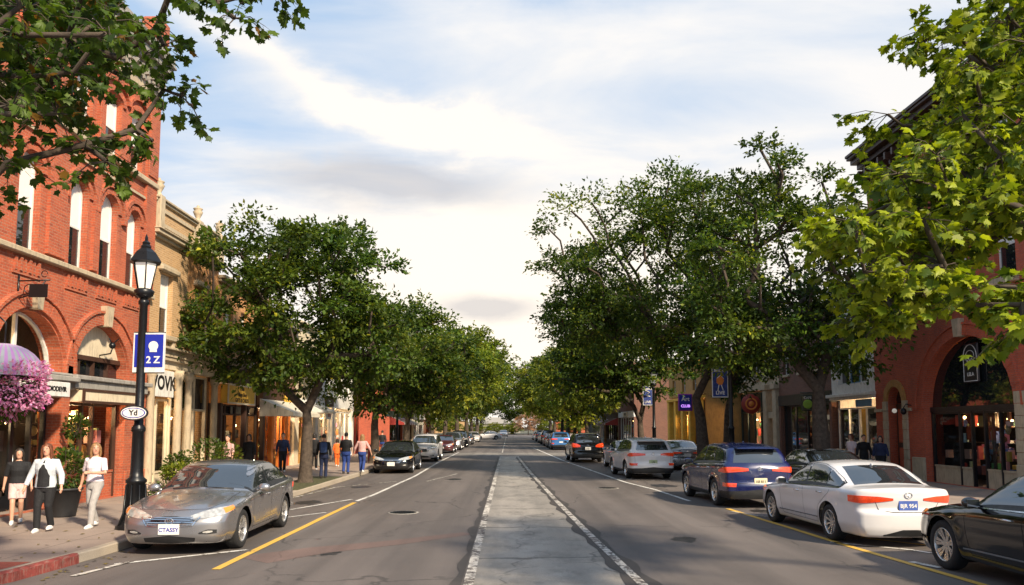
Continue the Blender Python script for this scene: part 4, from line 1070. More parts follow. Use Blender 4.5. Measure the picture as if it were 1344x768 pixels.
# iron bracket sign
m = MB(); z = 5.15
m.tube([b.P(16.8,.05,z+.35), b.P(16.8,.05,z-.3)], .02, 6); m.tube([b.P(16.8,.05,z+.2), b.P(16.8,.75,z+.22)], .016, 6); m.tube([b.P(16.8,.05,z-.2), b.P(16.8,.4,z-.1), b.P(16.8,.65,z+.2)], .014, 6)
m.tube([b.P(16.8,.3+.12*math.cos(t),z+.02+.1*math.sin(t)) for t in np.linspace(0,5.5,14)], .011, 5); m.tube([b.P(16.8,.62+.07*math.cos(t),z+.36+.07*math.sin(t)) for t in np.linspace(0,5.5,12)], .01, 5); m.box(b.P(16.8,.5,z-.02), (.4,.03,.3)); b.part('iron_bracket', m, 'iron')
m = MB()
for A in ((18.75,19.1),(21.9,22.4)):
    b.box(m, A[0]-.04, A[1]+.04, -.02, .12, 3.02, 3.24, .02)
b.part('impost', m, 'stone_grey')
m = MB(); b.box(m, 21.92, 23.1, 0, .06, .15, .85, .01); b.part('plinth', m, 'brick_orange')
BRICK_LEFT = b

# ===== LEFT 2: tan building with urn finials
b = Bl('tan_building', 'two storey tan building with parapet urns and cream columned shopfront', -1, -11, 23.1, 28.5, 9.3)
w = [(23.75,24.65,5.0,7.0),(26.4,27.1,5.1,7.0),(27.75,28.2,5.1,7.0)]
b.wall('brick_tan', 4.62, 8.0, [rect(w[0][0],w[0][1],w[0][2],w[0][3])], 23.1, 25.75)
b.wall('brick_amber', 4.62, 8.0, [rect(x[0],x[1],x[2],x[3]) for x in w[1:]], 25.751, 28.5)
b.shell('brick_tan', 4.3)
for x in w: b.window(*x, 0, blind=1, fw=.08); b.sill(x[0], x[1], x[2], h=.16, o=.22)
for a_, c_ in ((23.55,24.85),(26.25,27.25)): m = MB(); b.box(m, a_, c_, -.05, .16, 7.03, 7.2, .03); b.box(m, a_+.1, c_-.1, -.05, .08, 7.2, 7.27); b.part('lintel', m, 'stone_cream')
for a_, c_ in ((23.85,24.55),(26.45,27.05)):
    for q in (a_, c_): m = MB(); b.box(m, q-.07, q+.07, 0, .16, w[0][2]-.42, w[0][2]-.161); b.part('sill_bracket', m, 'stone_cream')
b.cornice(8.0, [(.10,.10),(.12,.22),(.05,.28)], 'stone_cream')
m = MB(); b.box(m, 23.1, 28.5, -.25, .04, 8.27, 9.12); b.part('parapet', m, 'brick_tan')
m = MB()
for a_, c_ in ((23.4,26.1),(26.5,28.2)): m.prism(rect(a_, c_, 8.4, 8.98), b.fr, 0, .09, [rect(a_+.12, c_-.12, 8.52, 8.86)])
b.part('parapet_panel', m, 'stone_cream')
b.cornice(9.12, [(.08,.12),(.08,.18)], 'stone_cream', name='coping')
for x in (23.3, 26.3, 28.3):
    m = MB(); b.box(m, x-.16, x+.16, -.1, .2, 8.27, 9.32, .02)
    c = b.P(x, .04, 9.3); m.lathe([(.16,0),(.10,.05),(.07,.12),(.13,.24),(.17,.34),(.12,.40),(.16,.44),(.16,.47),(.05,.50),(.05,.56),(.001,.60)], c, 14); b.part('urn_finial', m, 'stone_cream')
b.cornice(4.2, [(.12,.16),(.22,.20),(.08,.34)], 'stone_cream', name='shop_cornice')
m = MB(); b.box(m, 23.1, 28.5, -.3, .05, 3.95, 4.2); b.part('fascia', m, 'paint_cream')
for i, x in enumerate((23.22, 25.15, 25.95, 28.25)):
    m = MB(); c = b.P(x, .08, 0)
    m.lathe([(.17,.15),(.17,.35),(.135,.40),(.13,.5),(.115,3.6),(.15,3.66),(.17,3.72),(.17,3.95)], c, 16); b.part('column', m, 'stone_cream')
b.sign(23.5, 24.95, 3.05, 3.9, .02, 'paint_white', 'VOVK', 'paint_black', .62, th=.08, font_bold=.02)
b.shopfront(23.4, 25.05, .15, 3.0, 'paint_cream', (.5,), .55, None, 'warm', 50, bulbs=4)
b.shopfront(25.2, 25.9, .15, 3.9, 'paint_cream', (), .8, None, 'dim', 14, trans=2.7, bulbs=1)
b.shopfront(26.05, 28.15, .15, 3.9, 'paint_cream', (.5,), .55, (.5,1), 'dim', 30, trans=2.7, bulbs=1)

# ===== LEFT 3: amber upper wall, dark wooden shop with painted yellow sign
b = Bl('corner_shop_building', 'amber brick building with brown wooden shopfront under a painted sign', -1, -11, 28.5, 34.0, 7.6)
w = [(29.3,30.1),(31.0,31.8),(32.6,33.4)]
b.wall('brick_amber', 4.72, 7.6, [rect(a_,c_,5.2,6.8) for a_,c_ in w]); b.shell('brick_amber', 4.4)
for a_, c_ in w: b.window(a_, c_, 5.2, 6.8, 0, blind=1, mull=1); b.sill(a_, c_, 5.2, h=.16, o=.2)
b.cornice(7.6, [(.12,.12),(.12,.3)], 'stone_cream')
b.cornice(4.35, [(.10,.35),(.16,.65),(.05,.75)], 'stone_grey', name='shop_cornice')
m = MB(); b.box(m, 28.55, 33.95, -.3, .3, 3.8, 4.34); b.part('fascia', m, 'paint_brown')
b.sign(28.9, 31.9, 3.02, 3.72, .36, 'paint_yellow', ['Olde', 'Village Shop', 'GIFTS & CARDS'], 'paint_black', .22, frame='paint_cream', th=.3)
b.shopfront(28.6, 33.9, .15, 3.0, 'paint_brown', (.28,.5,.78), .7, (.28,.5), 'dim', 60, bulbs=3, trans=2.6)
for x in (28.75, 31.4, 33.8):
    m = MB(); b.box(m, x-.09, x+.09, .0, .2, .15, 3.0, .02); b.part('pilaster', m, 'paint_brown')

# ===== LEFT 4: low orange and yellow shopfront with white awning
b = Bl('orange_shop', 'low shop with orange panelled front and cream canvas awning', -1, -11, 34.0, 39.2, 6.9)
w = [(35,35.9),(37,37.9)]
b.wall('brick_brown', 4.0, 6.9, [rect(a_,c_,4.6,6.1) for a_,c_ in w]); b.shell('brick_brown', 4.0)
for a_, c_ in w: b.window(a_, c_, 4.6, 6.1, 0, blind=1); b.sill(a_, c_, 4.6)
b.cornice(6.9, [(.12,.12),(.10,.3)], 'stone_grey')
m = MB(); b.box(m, 34.0, 39.2, -.3, .04, 2.95, 4.0); b.part('fascia', m, 'paint_brown')
b.awning(33.6, 38.4, 3.35, 2.75, 1.5, 'cloth_awning', drop=.18)
b.sign(37.2, 39.1, 2.95, 3.7, .10, 'paint_yellow', ['CAFE', 'BAKERY'], 'paint_red', .24, name='yellow_sign')
b.shopfront(34.1, 39.1, .15, 2.9, 'paint_orange', (.22,.34,.62,.74), .6, (.34,.62), 'warm', 60, bulbs=6, kickmat='paint_red')
for x in (35.4, 37.5):
    m = MB(); b.box(m, x-.16, x+.16, -.1, .08, .15, 2.7, .01); b.part('pilaster', m, 'paint_orange')
# ===== LEFT 5: yellow rendered house
b = Bl('yellow_building', 'pale yellow rendered building partly behind the kerbside tree trunk', -1, -11, 39.2, 43.4, 7.4)
b.wall('paint_cream', .15, 7.4, [rect(39.8,40.6,4.4,6),rect(41.7,42.5,4.4,6),rect(40.0,42.9,.16,2.9)]); b.shell('paint_cream', 3.4)
for a_, c_ in ((39.8,40.6),(41.7,42.5)): b.window(a_, c_, 4.4, 6, 0, blind=1); b.sill(a_, c_, 4.4)
b.shopfront(40.02, 42.88, .15, 2.88, 'paint_ochre', (.4,), .6, (.4,1), 'mix', 40, bulbs=3)
b.cornice(7.4, [(.12,.12),(.10,.3)], 'paint_cream'); b.awning(39.7, 43.1, 3.6, 2.95, 1.2, 'cloth_white', drop=.1)
# ===== LEFT 6: white shop
b = Bl('white_building', 'white painted shop building with red and green doors behind the walkers', -1, -11, 43.4, 54.0, 6.0)
b.wall('paint_white', 3.3, 6.0, [rect(46,47,4,5.3),rect(49,50,4,5.3),rect(52,53,4,5.3)]); b.shell('paint_white', 3.3)
for a_ in (46,49,52): b.window(a_, a_+1, 4, 5.3, 0, blind=1)
b.cornice(6.0, [(.1,.1),(.1,.22)], 'paint_white')
b.sign(45.6, 47.6, 3.35, 3.95, .08, 'paint_brown', 'Java', 'paint_white', .42)
b.sign(44.0, 45.2, 2.55, 3.0, .5, 'paint_white', 'OPEN', 'paint_red', .3)
b.shopfront(44.0, 47.5, .15, 3.1, 'paint_white', (.33,.66), .6, (.33,.66), 'mix', 50, bulbs=3, kickmat='paint_red')
b.shopfront(48.0, 53.6, .15, 3.1, 'paint_white', (.25,.5,.75), .6, (.25,.5), 'mix', 60, bulbs=3, kickmat='paint_teal')
for q0, q1 in ((47.5,48.0),(43.42,44.0),(53.6,53.98)): m = MB(); b.box(m, q0, q1, -.3, .03, .15, 3.3); b.part('pier', m, 'paint_white')
# ===== LEFT 7: red fronted shop up to the side street
b = Bl('red_shop', 'brown brick building with bright red wooden shopfront', -1, -11, 54.0, 57.0, 7.5)
b.wall('brick_brown', 3.2, 7.5, [rect(54.8,55.7,4.4,6)]); b.shell('brick_brown', 3.2); b.window(54.8, 55.7, 4.4, 6, 0, blind=1)
b.shopfront(54.1, 56.9, .15, 3.2, 'paint_red', (.35,.65), .7, (.35,.65), 'mix', 40, bulbs=2); b.cornice(7.5, [(.12,.15),(.1,.3)], 'stone_grey')

def plain(side, X, s0, s1, h, wall, label, shop='paint_black', pal='mix', sign=None, aw=None, name='shop_building', win=None, trim='stone_cream', fl=4.0):
    b = Bl(name, label, side, X, s0, s1, h, group=None)
    n = max(2, int((s1-s0)/2.2)); ws = [(s0+(s1-s0)*(i+.5)/n-.45, s0+(s1-s0)*(i+.5)/n+.45) for i in range(n)]
    rows = [(fl+.7, fl+2.3)]+([(fl+3.8, fl+5.3)] if h > fl+6 else [])+([(fl+6.9, fl+8.3)] if h > fl+9 else [])
    b.wall(wall, fl-.4, h, [rect(a, c, r0, r1) for a, c in ws for r0, r1 in rows]); b.shell(wall, fl-.4)
    for a, c in ws:
        for r0, r1 in rows: wv = b.window(a, c, r0, r1, 0, blind=1); b.sill(a, c, r0, trim, parent=wv)
    b.cornice(h, [(.14,.14),(.12,.3),(.06,.4)], trim)
    m = MB(); b.box(m, s0, s1, -.3, .06, fl-.95, fl-.4); b.part('fascia', m, shop)
    k_ = max(2, int((s1-s0)/1.6)); b.shopfront(s0+.25, s1-.25, .15, fl-.95, shop, tuple((i+1)/k_ for i in range(k_-1)), .6, (1/k_, 2/k_) if k_ > 2 else None, pal, int(12*(s1-s0)), bulbs=3)
    for q0, q1 in ((s0+.012, s0+.25),(s1-.25, s1-.012)): m = MB(); b.box(m, q0, q1, -.3, .04, .15, fl-.95); b.part('pier', m, wall)
    if sign: b.sign((s0+s1)/2-1.4, (s0+s1)/2+1.4, fl-.9, fl-.45, .12, sign[1], sign[0], sign[2], .34)
    if aw: b.awning(s0+.4, s1-.4, fl-.95, fl-1.5, 1.3, aw[0], drop=.2, stripes=aw[1])
    return b
plain(-1, -11, 70, 79, 8.2, 'brick_red', 'red brick shop just past the side street on the left', 'paint_dark_green', aw=('paint_red','cloth_white'))
plain(-1, -11, 79, 88, 7.2, 'paint_cream', 'cream shop beyond the red brick one on the left', 'paint_brown', aw=('cloth_awning',None))
plain(-1, -11, 88, 100, 8.6, 'brick_brown', 'brown brick block far down the left side', 'paint_white')
plain(-1, -11, 100, 114, 7.4, 'brick_tan', 'tan block farthest down the left side', 'paint_red')

# ===== RIGHT 1: red brick building with one great arch
b = Bl('arched_brick_building', 'dark red brick building with a wide arched shop window on the right', 1, 15, 19.0, 31.2, 13.4)
AR = (22.6, 27.6); SPR = 2.75; DR = (29.05, 30.15)
w2 = [(22.2,23.2),(24.6,25.6),(27.0,28.0),(29.4,30.4),(19.8,20.8)]
b.wall('brick_red', .15, 13.2, [arched(*AR, .151, SPR, 2.35, 26), arched(*DR, .151, 3.1, .55)]+[rect(a_,c_,6.6,8.8) for a_,c_ in w2]+[rect(a_,c_,10.2,11.9) for a_,c_ in w2], reveal=.35)
b.shell('brick_red', 5.6)
m = MB(); b.ring(m, AR[0]-.02, AR[1]+.02, SPR, 2.37, .34, .05, 40); b.ring(m, AR[0]-.38, AR[1]+.38, SPR, 2.73, .07, .09, 40); b.part('arch_ring', m, 'brick_red')
m = MB(); b.ring(m, DR[0]-.02, DR[1]+.02, 3.1, .57, .26, .07, 14); b.part('door_arch_ring', m, 'paint_ochre')
m = MB(); t = SPR+2.33; mid = 25.1; m.prism([(mid-.12,t),(mid+.12,t),(mid+.2,t+.6),(mid-.2,t+.6)], b.fr, -.1, .2); b.part('keystone', m, 'stone_cream')
for a_, c_ in ((27.62,28.4),(21.8,22.58)): m = MB(); b.box(m, a_, c_, -.1, .10, .15, 1.0, .02); b.part('plinth', m, 'stone_cream')
m = MB()
for k_ in range(6): b.box(m, 21.75, 22.56, -.1, .07+.01*(k_ % 2), 1.0+.36*k_, 1.35+.36*k_, .01)
b.part('stone_pier', m, 'stone_cream')
for q in (28.85, 30.35):
    m = MB()
    for k_ in range(8): b.box(m, q-.16, q+.16, -.1, .07+.01*(k_ % 2), .15+.37*k_, .51+.37*k_, .01)
    b.part('stone_pier', m, 'stone_cream')
m = MB(); b.box(m, 28.4, 28.68, -.05, .08, 2.7, 2.82); b.box(m, 19, 21.75, -.05, .08, 3.2, 3.4); b.box(m, 30.55, 31.2, -.05, .08, 2.7, 2.82); b.part('band_course', m, 'stone_cream')
for a_, c_ in w2:
    b.window(a_, c_, 6.6, 8.8, 0, blind=1); b.sill(a_, c_, 6.6, h=.2, o=.2); b.window(a_, c_, 10.2, 11.9, 0, blind=1); b.sill(a_, c_, 10.2, h=.16, o=.16)
m = MB(); b.box(m, 19, 31.2, -.02, .08, 9.5, 9.75); b.part('frieze', m, 'stone_cream')
b.cornice(12.7, [(.16,.15),(.2,.35),(.18,.62),(.10,.78),(.12,.84)], 'paint_brown', brackets=22, bh=.45, bo=.5)
# dark fan of the arch with outlined sign
m = MB(); m.prism([(25.1+2.44*math.cos(t), SPR+2.29*math.sin(t)) for t in np.linspace(0, PI, 26)], b.fr, 0, -.30, (), False); b.part('arch_panel', m, 'pane_dark')
m = MB(); b.box(m, 22.62, 27.58, -.45, -.22, 2.62, 2.8); b.part('transom_bar', m, 'paint_black')
m = MB(); b.box(m, 24.55, 25.35, -.24, -.16, 3.55, 4.85, .05); sg = b.part('hanging_sign', m, 'paint_black')
m = MB(); c = 24.95
ol = [(c-.36,3.6),(c+.36,3.6),(c+.36,4.4)]+[(c+.36*math.cos(t),4.4+.40*math.sin(t)) for t in np.linspace(0,PI,12)][1:]+[(c-.36,3.6)]
m.tube([b.P(x, -.15, z) for x, z in ol], .013, 5); m.tube([b.P(c+.22*math.cos(t)*1.0, -.15, 4.45+.16*math.sin(t)) for t in np.linspace(-.4,3.6,12)], .011, 5)
m.tube([b.P(c+.26-.1*t, -.15, 4.3+.06*math.sin(t*4)) for t in np.linspace(0,5,14)], .011, 5); b.part('sign_outline', m, 'paint_white', sg)
text_obj('lettering', 'LELA', .17, b.tM(c, -.15, 3.82), 'paint_white', sg, .003, .004)
b.shopfront(22.66, 27.54, .15, 2.62, 'paint_black', (.22,.38,.52,.66), .62, (.38,.52), 'mix', 120, out=-.25, bulbs=10, kickmat='stone_cream')
m = MB(); b.box(m, DR[0]+.05, DR[1]-.05, -.34, -.28, .16, 3.0); d = b.part('door', m, 'paint_brown'); m = MB(); m.prism(arched(DR[0]+.03,DR[1]-.03,3.02,3.1,.5), b.fr, 0, -.3, (), False); b.part('fanlight', m, 'pane_dark')
m = MB(); b.box(m, DR[0]+.2, DR[1]-.2, -.28, -.26, .4, 1.3); b.box(m, DR[0]+.2, DR[1]-.2, -.28, -.26, 1.5, 2.8); b.part('door_panel', m, 'brick_red', d)
m = MB(); c = b.P(28.45, .12, 2.75); m.tube([b.P(28.45,0,2.9), b.P(28.45,.2,2.95), b.P(28.45,.3,2.8)], .02, 6); m.ball(b.P(28.45,.3,2.68), (.11,.11,.13), 10, 8); b.part('wall_lamp', m, 'iron')
m = MB(); m.ball(b.P(29.35, .18, 2.72), .09, 10, 8); b.part('lamp_globe', m, 'lamp_glass')
# ===== RIGHT 2: white painted, blue upper windows, yellow door
b = Bl('white_blue_shop', 'narrow white painted building with blue panelled upper bay and yellow door', 1, 15, 31.2, 35.4, 8.2)
b.wall('paint_white', 3.55, 8.2, [rect(31.9,34.7,4.0,6.3)]); b.shell('paint_white', 3.5)
b.window(31.9, 32.8, 4.0, 6.3, 0, blind=0, mid=True); b.window(32.85, 33.75, 4.0, 6.3, 0, frame='paint_teal', blind=1); b.window(33.8, 34.7, 4.0, 6.3, 0, blind=0)
b.cornice(3.3, [(.12,.12),(.14,.28)], 'paint_white', name='shop_cornice'); b.cornice(8.2, [(.12,.12),(.14,.3)], 'paint_white')
b.sign(31.5, 32.9, 2.95, 3.27, .06, 'paint_teal')
b.shopfront(31.4, 35.2, .15, 2.95, 'paint_white', (.28,.46,.72), .6, (.28,.46), 'mix', 40, bulbs=3)
m = MB(); b.box(m, 32.95, 33.6, -.5, -.4, .2, 2.9); b.part('door_leaf', m, 'paint_yellow')
# ===== RIGHT 3: brown building behind the big tree, round green sign
b = plain(1, 15, 35.4, 42.3, 7.6, 'brick_brown', 'brown brick shop with a green hanging sign behind the right trees', 'paint_black', 'dim', fl=4.2)
m = MB(); m.tube([b.P(36.8,0,3.75), b.P(36.8,.95,3.75)], .02, 6); m.box(b.P(36.8,.6,3.25), (.62,.07,.75), 0, .03); sg = b.part('hanging_sign', m, 'paint_dark_green')
m = MB(); m.ball(b.P(36.77,.6,3.2), (.24,.03,.22), 14, 8); b.part('sign_leaf', m, 'lime' if 'lime' in MATS else pm('lime', (.30,.50,.06), .6), sg)
text_obj('lettering', 'CAFE', .16, Matrix.Translation(b.P(36.76,.6,3.50)) @ Matrix.Rotation(PI/2,4,'X'), 'paint_white', sg, .003, .004)
# ===== RIGHT 4: tan stone piers
b = Bl('stone_front_building', 'tan stone fronted building with tall piers and a round red sign', 1, 15, 42.3, 50.0, 8.6)
b.wall('stone_cream', 4.3, 8.6, [rect(43.2,44.2,5,6.8),rect(45.6,46.6,5,6.8),rect(48,49,5,6.8)]); b.shell('stone_cream', 4.2)
for a_ in (43.2,45.6,48): b.window(a_, a_+1, 5, 6.8, 0, blind=1); b.sill(a_, a_+1, 5)
for x in (42.6, 44.2):
    m = MB(); b.box(m, x-.28, x+.28, -.3, .22, .15, 4.2, .03); b.box(m, x-.34, x+.34, -.3, .30, 4.2, 4.55, .03); b.part('pier', m, 'stone_cream')
m = MB(); b.box(m, 42.88, 43.92, -.3, .1, 2.6, 2.95); b.box(m, 42.88, 43.92, -.28, .05, .15, .9); b.part('spandrel', m, 'stone_cream')
b.cornice(8.6, [(.14,.14),(.14,.3)], 'stone_cream')
b.shopfront(44.6, 49.9, .15, 4.2, 'paint_dark_green', (.25,.5,.75), .6, (.25,.5), 'mix', 80, bulbs=6, trans=3.0)
m = MB(); m.tube([b.P(44.9,.0,4.2), b.P(44.9,1.0,4.2)], .022, 6); M = Matrix.Translation(b.P(44.9,.75,3.45)) @ Matrix.Rotation(PI/2,4,'X')
m.lathe([(.001,-.05),(.55,-.05),(.58,0),(.55,.05),(.001,.05)], M=M, n=24); sg = b.part('round_sign', m, 'paint_red')
m = MB(); m.lathe([(.36,.055),(.36,.075),(.27,.075),(.27,.055)], M=M, n=24, cap=False); m.lathe([(.001,.08),(.16,.08),(.16,.055)], M=M, n=16, cap=False); b.part('sign_ring', m, 'paint_orange', sg)
# ===== RIGHT 5.. further on, set a little nearer the street
b = Bl('ochre_building', 'ochre yellow building with tall columns and a purple lit sign', 1, 12.6, 50.0, 60.0, 6.2)
b.wall('paint_ochre', 4.3, 6.2, [rect(51.2,52.2,4.6,5.6),rect(54.4,55.4,4.6,5.6),rect(57.6,58.6,4.6,5.6)]); b.shell('paint_ochre', 4.2)
for a_ in (51.2,54.4,57.6): b.window(a_, a_+1, 4.6, 5.6, 0, blind=0)
b.cornice(6.2, [(.14,.14),(.2,.3),(.1,.4)], 'paint_yellow'); b.cornice(4.0, [(.2,.2)], 'paint_yellow', name='shop_cornice')
for x in np.linspace(50.4, 59.6, 5):
    m = MB(); b.box(m, x-.28, x+.28, -.2, .18, .15, 4.0, .03); b.part('column', m, 'paint_yellow')
b.shopfront(50.7, 59.3, .15, 4.0, 'paint_ochre', (.25,.5,.75), .6, (.5,.75), 'warm', 90, bulbs=8, trans=3.0)
pm('purple', (.30,.03,.30), .5); lit_mat('purple_lit', (.55,.25,.9), .8)
m = MB(); m.box(b.P(51.5,.7,3.75), (.95,.12,1.15), 0, .03); sg = b.part('purple_sign', m, 'purple')
m = MB(); m.box(b.P(51.43,.7,3.75), (.82,.02,1.0), 0, .005); f_ = b.part('sign_face', m, 'paint_blue', sg)
text_obj('lettering', 'Art', .38, Matrix.Translation(b.P(51.41,.7,3.97)) @ Matrix.Rotation(PI/2,4,'X'), 'paint_white', sg, .004, .01); text_obj('lettering', 'CLUB', .25, Matrix.Translation(b.P(51.41,.7,3.50)) @ Matrix.Rotation(PI/2,4,'X'), 'purple_lit', sg, .004, .01)
plain(1, 11.5, 70, 80, 8.0, 'brick_brown', 'brown brick shop just past the side street on the right', 'paint_white', sign=('BOOKS','paint_cream','paint_black'))
plain(1, 11.5, 80, 92, 7.2, 'brick_tan', 'tan block beyond the brown brick shop on the right', 'paint_brown', aw=('paint_red','cloth_white'))
plain(1, 11.5, 92, 112, 8.4, 'brick_brown', 'brown brick block farthest down the right side', 'paint_white')
# terminal houses across the end of the street
for i, (x, y, w_, h_, wl, lb) in enumerate(((-24,262,18,7,'brick_tan','tan gabled house far away at the left of the street end'),(-3,270,14,5.5,'stone_grey','grey gabled house far away at the end of the street'),(24,260,17,7,'brick_red','red gabled house far away at the right of the street end'))):
    rt = empty('distant_house', (x,y,0), 0, lb, 'house')
    m = MB(); m.bx(x-w_/2,x+w_/2,y,y+9,0,h_*.6); m.build('wall', wl, rt)
    m = MB(); m.loft([[Vector((xx,y-.4,h_*.6)),Vector((xx,y+4.5,h_)),Vector((xx,y+9.4,h_*.6))] for xx in (x-w_/2-.3,x+w_/2+.3)], True, False); m.build('roof', 'stone_grey', rt)
    for q in (-.3, 0, .3):
        m = MB(); m.bx(x+w_*q-.6,x+w_*q+.6,y-.04,y-.02,1.0,2.4); m.build('window', 'pane_dark', rt)
# ------------------------------------------------------------------ vegetation
def leaf_template(kind):
    if kind == 'quad':
        v = [(0,0,0),(.30,.42,.05),(0,1,-.06),(-.30,.42,.05)]; return np.array(v), [(0,1,2),(0,2,3)]
    if kind == 'oval':
        v = [(0,0,0),(.26,.25,.06),(.30,.55,.06),(.13,.85,.0),(0,1,-.10),(-.13,.85,.0),(-.30,.55,.06),(-.26,.25,.06)]; v.append((0,.5,0))
        return np.array(v), [(8,i,(i+1) % 8) for i in range(8)]
    o = [(0,0),(.16,-.02),(.42,.02),(.36,.20),(.62,.42),(.44,.46),(.40,.62),(.24,.54),(.18,.74),(.10,.72),(0,1.0),(-.10,.72),(-.18,.74),(-.24,.54),(-.40,.62),(-.44,.46),(-.62,.42),(-.36,.20),(-.42,.02),(-.16,-.02)]
    v = [(x, y, -.18*abs(x)**1.2-.16*y*y+(.03 if i % 3 == 0 else -.03)) for i, (x, y) in enumerate(o)]+[(0,.34,.02)]
    n = len(o); return np.array(v), [(n,i,(i+1) % n) for i in range(n)]
def leaves(name, pos, size, dirs, kind, cols, parent=None, tilt=.55, mat='leaf', smooth=False):
    """pos (N,3) leaf bases, dirs (N,3) pointing direction of the blade"""
    tv, tf = leaf_template(kind); N_ = len(pos); d = dirs/np.maximum(np.linalg.norm(dirs, axis=1), 1e-6)[:,None]
    up = np.array([0,0,1.0])+rng.normal(0, tilt, (N_,3)); x = np.cross(d, up); x /= np.maximum(np.linalg.norm(x, axis=1), 1e-6)[:,None]; z = np.cross(x, d)
    sz = size*rng.uniform(.5, 1.25, N_); zf = rng.uniform(-.6, 2.6, N_)
    V = (tv[None,:,0,None]*x[:,None]+tv[None,:,1,None]*d[:,None]+tv[None,:,2,None]*z[:,None]*zf[:,None,None])*sz[:,None,None]+pos[:,None,:]
    k_ = len(tv); F = (np.array(tf)[None]+np.arange(N_)[:,None,None]*k_).reshape(-1, 3)
    me = bpy.data.meshes.new(name); V = V.reshape(-1, 3)
    me.vertices.add(len(V)); me.vertices.foreach_set('co', V.astype(np.float32).ravel())
    me.loops.add(F.size); me.loops.foreach_set('vertex_index', F.astype(np.int32).ravel())
    me.polygons.add(len(F)); me.polygons.foreach_set('loop_start', np.arange(0, F.size, 3, dtype=np.int32)); me.polygons.foreach_set('loop_total', np.full(len(F), 3, dtype=np.int32))
    me.update(calc_edges=True)
    if smooth: me.polygons.foreach_set('use_smooth', np.ones(len(F), dtype=bool))
    c = np.ones((N_, k_, 4), dtype=np.float32); c[:,:,:3] = cols[:,None,:]
    a = me.color_attributes.new('col', 'FLOAT_COLOR', 'POINT'); a.data.foreach_set('color', c.reshape(-1))
    me.materials.append(MATS[mat]); me.validate(); return link(name, me, parent)
def leafcols(n, a, b, extra=None, p=.0):
    t = rng.random(n)[:,None]; c = np.array(a)*(1-t)+np.array(b)*t; c *= rng.uniform(.7, 1.25, (n,1))
    if extra is not None: m = rng.random(n) < p; c[m] = np.array(extra)*rng.uniform(.7,1.2,(m.sum(),1))
    return c
def skeleton(trunk, targets, tipr, r0, wob=.12, seg=.7):
    """grow limbs from the trunk polyline to every target; returns tubes [(pts, radii)]"""
    nodes = [np.array(p, float) for p in trunk]; par = [-1]+list(range(len(trunk)-1)); fork = len(trunk)-1
    low = max(1, len(trunk)-3)
    order = sorted(range(len(targets)), key=lambda i: np.linalg.norm(targets[i]-nodes[fork])); avail = list(range(low, len(trunk)))
    for i in order:
        t = targets[i]; A = np.array([nodes[j] for j in avail]); dv = np.linalg.norm(A-t, axis=1)
        cost = dv+.35*np.array([np.linalg.norm(nodes[j]-nodes[fork]) for j in avail])+np.maximum(A[:,2]-t[2], 0)*1.2
        j = avail[int(np.argmin(cost))]; st = nodes[j]; L_ = np.linalg.norm(t-st); n = max(1, int(L_/seg)); last = j
        for q in range(1, n+1):
            s = q/n; p = st+(t-st)*s; p = p+rng.normal(0, wob, 3)*(1 if q < n else 0); p[2] += math.sin(s*PI)*L_*.08
            nodes.append(p); par.append(last); last = len(nodes)-1; avail.append(last)
    n = len(nodes); ch = [[] for _ in range(n)]
    for i in range(1, n): ch[par[i]].append(i)
    rad = [0.0]*n
    for i in range(n-1, -1, -1): rad[i] = tipr if not ch[i] else sum(rad[c]**2.3 for c in ch[i])**(1/2.3)
    for i in range(n-1, -1, -1):
        if i < len(trunk) and ch[i]: rad[i] = max(rad[i], max(rad[c] for c in ch[i]))
    sc = r0/rad[0]
    rad = [max(r*(sc if sc < 3 else 3), tipr*.7) for r in rad]
    for i in range(len(trunk)): rad[i] = r0*(1-.38*i/(len(trunk)-1))
    for i in range(len(trunk), n): rad[i] = min(rad[i], rad[par[i]]*.92)
    tubes = []; seen = set()
    def chain(st, first):
        pts = [st, first]; c = first
        while ch[c]:
            nx = max(ch[c], key=lambda q: rad[q]); 
            for o in ch[c]:
                if o != nx: todo.append((c, o))
            pts.append(nx); c = nx
        tubes.append(([nodes[q] for q in pts], [min(rad[q], rad[pts[1]]*1.1) if k_ == 0 and st else rad[q] for k_, q in enumerate(pts)]))
    todo = [(0, 1)]
    while todo: chain(*todo.pop())
    return tubes
def sample_crown(ells, n, mind, shell=.45):
    out = []; tries = 0; w = np.array([e[3]*e[4]*e[5] for e in ells])**.8; w /= w.sum()
    while len(out) < n and tries < n*60:
        tries += 1; e = ells[rng.choice(len(ells), p=w)]; d = rng.normal(0,1,3); d /= np.linalg.norm(d)
        r = shell+(1-shell)*rng.random()**.6; r *= rng.uniform(.72, 1.22)
        p = np.array(e[:3])+d*r*np.array(e[3:6])
        if all(np.linalg.norm((p-q)*(1,1,1.3)) > mind for q in out): out.append(p)
    return out
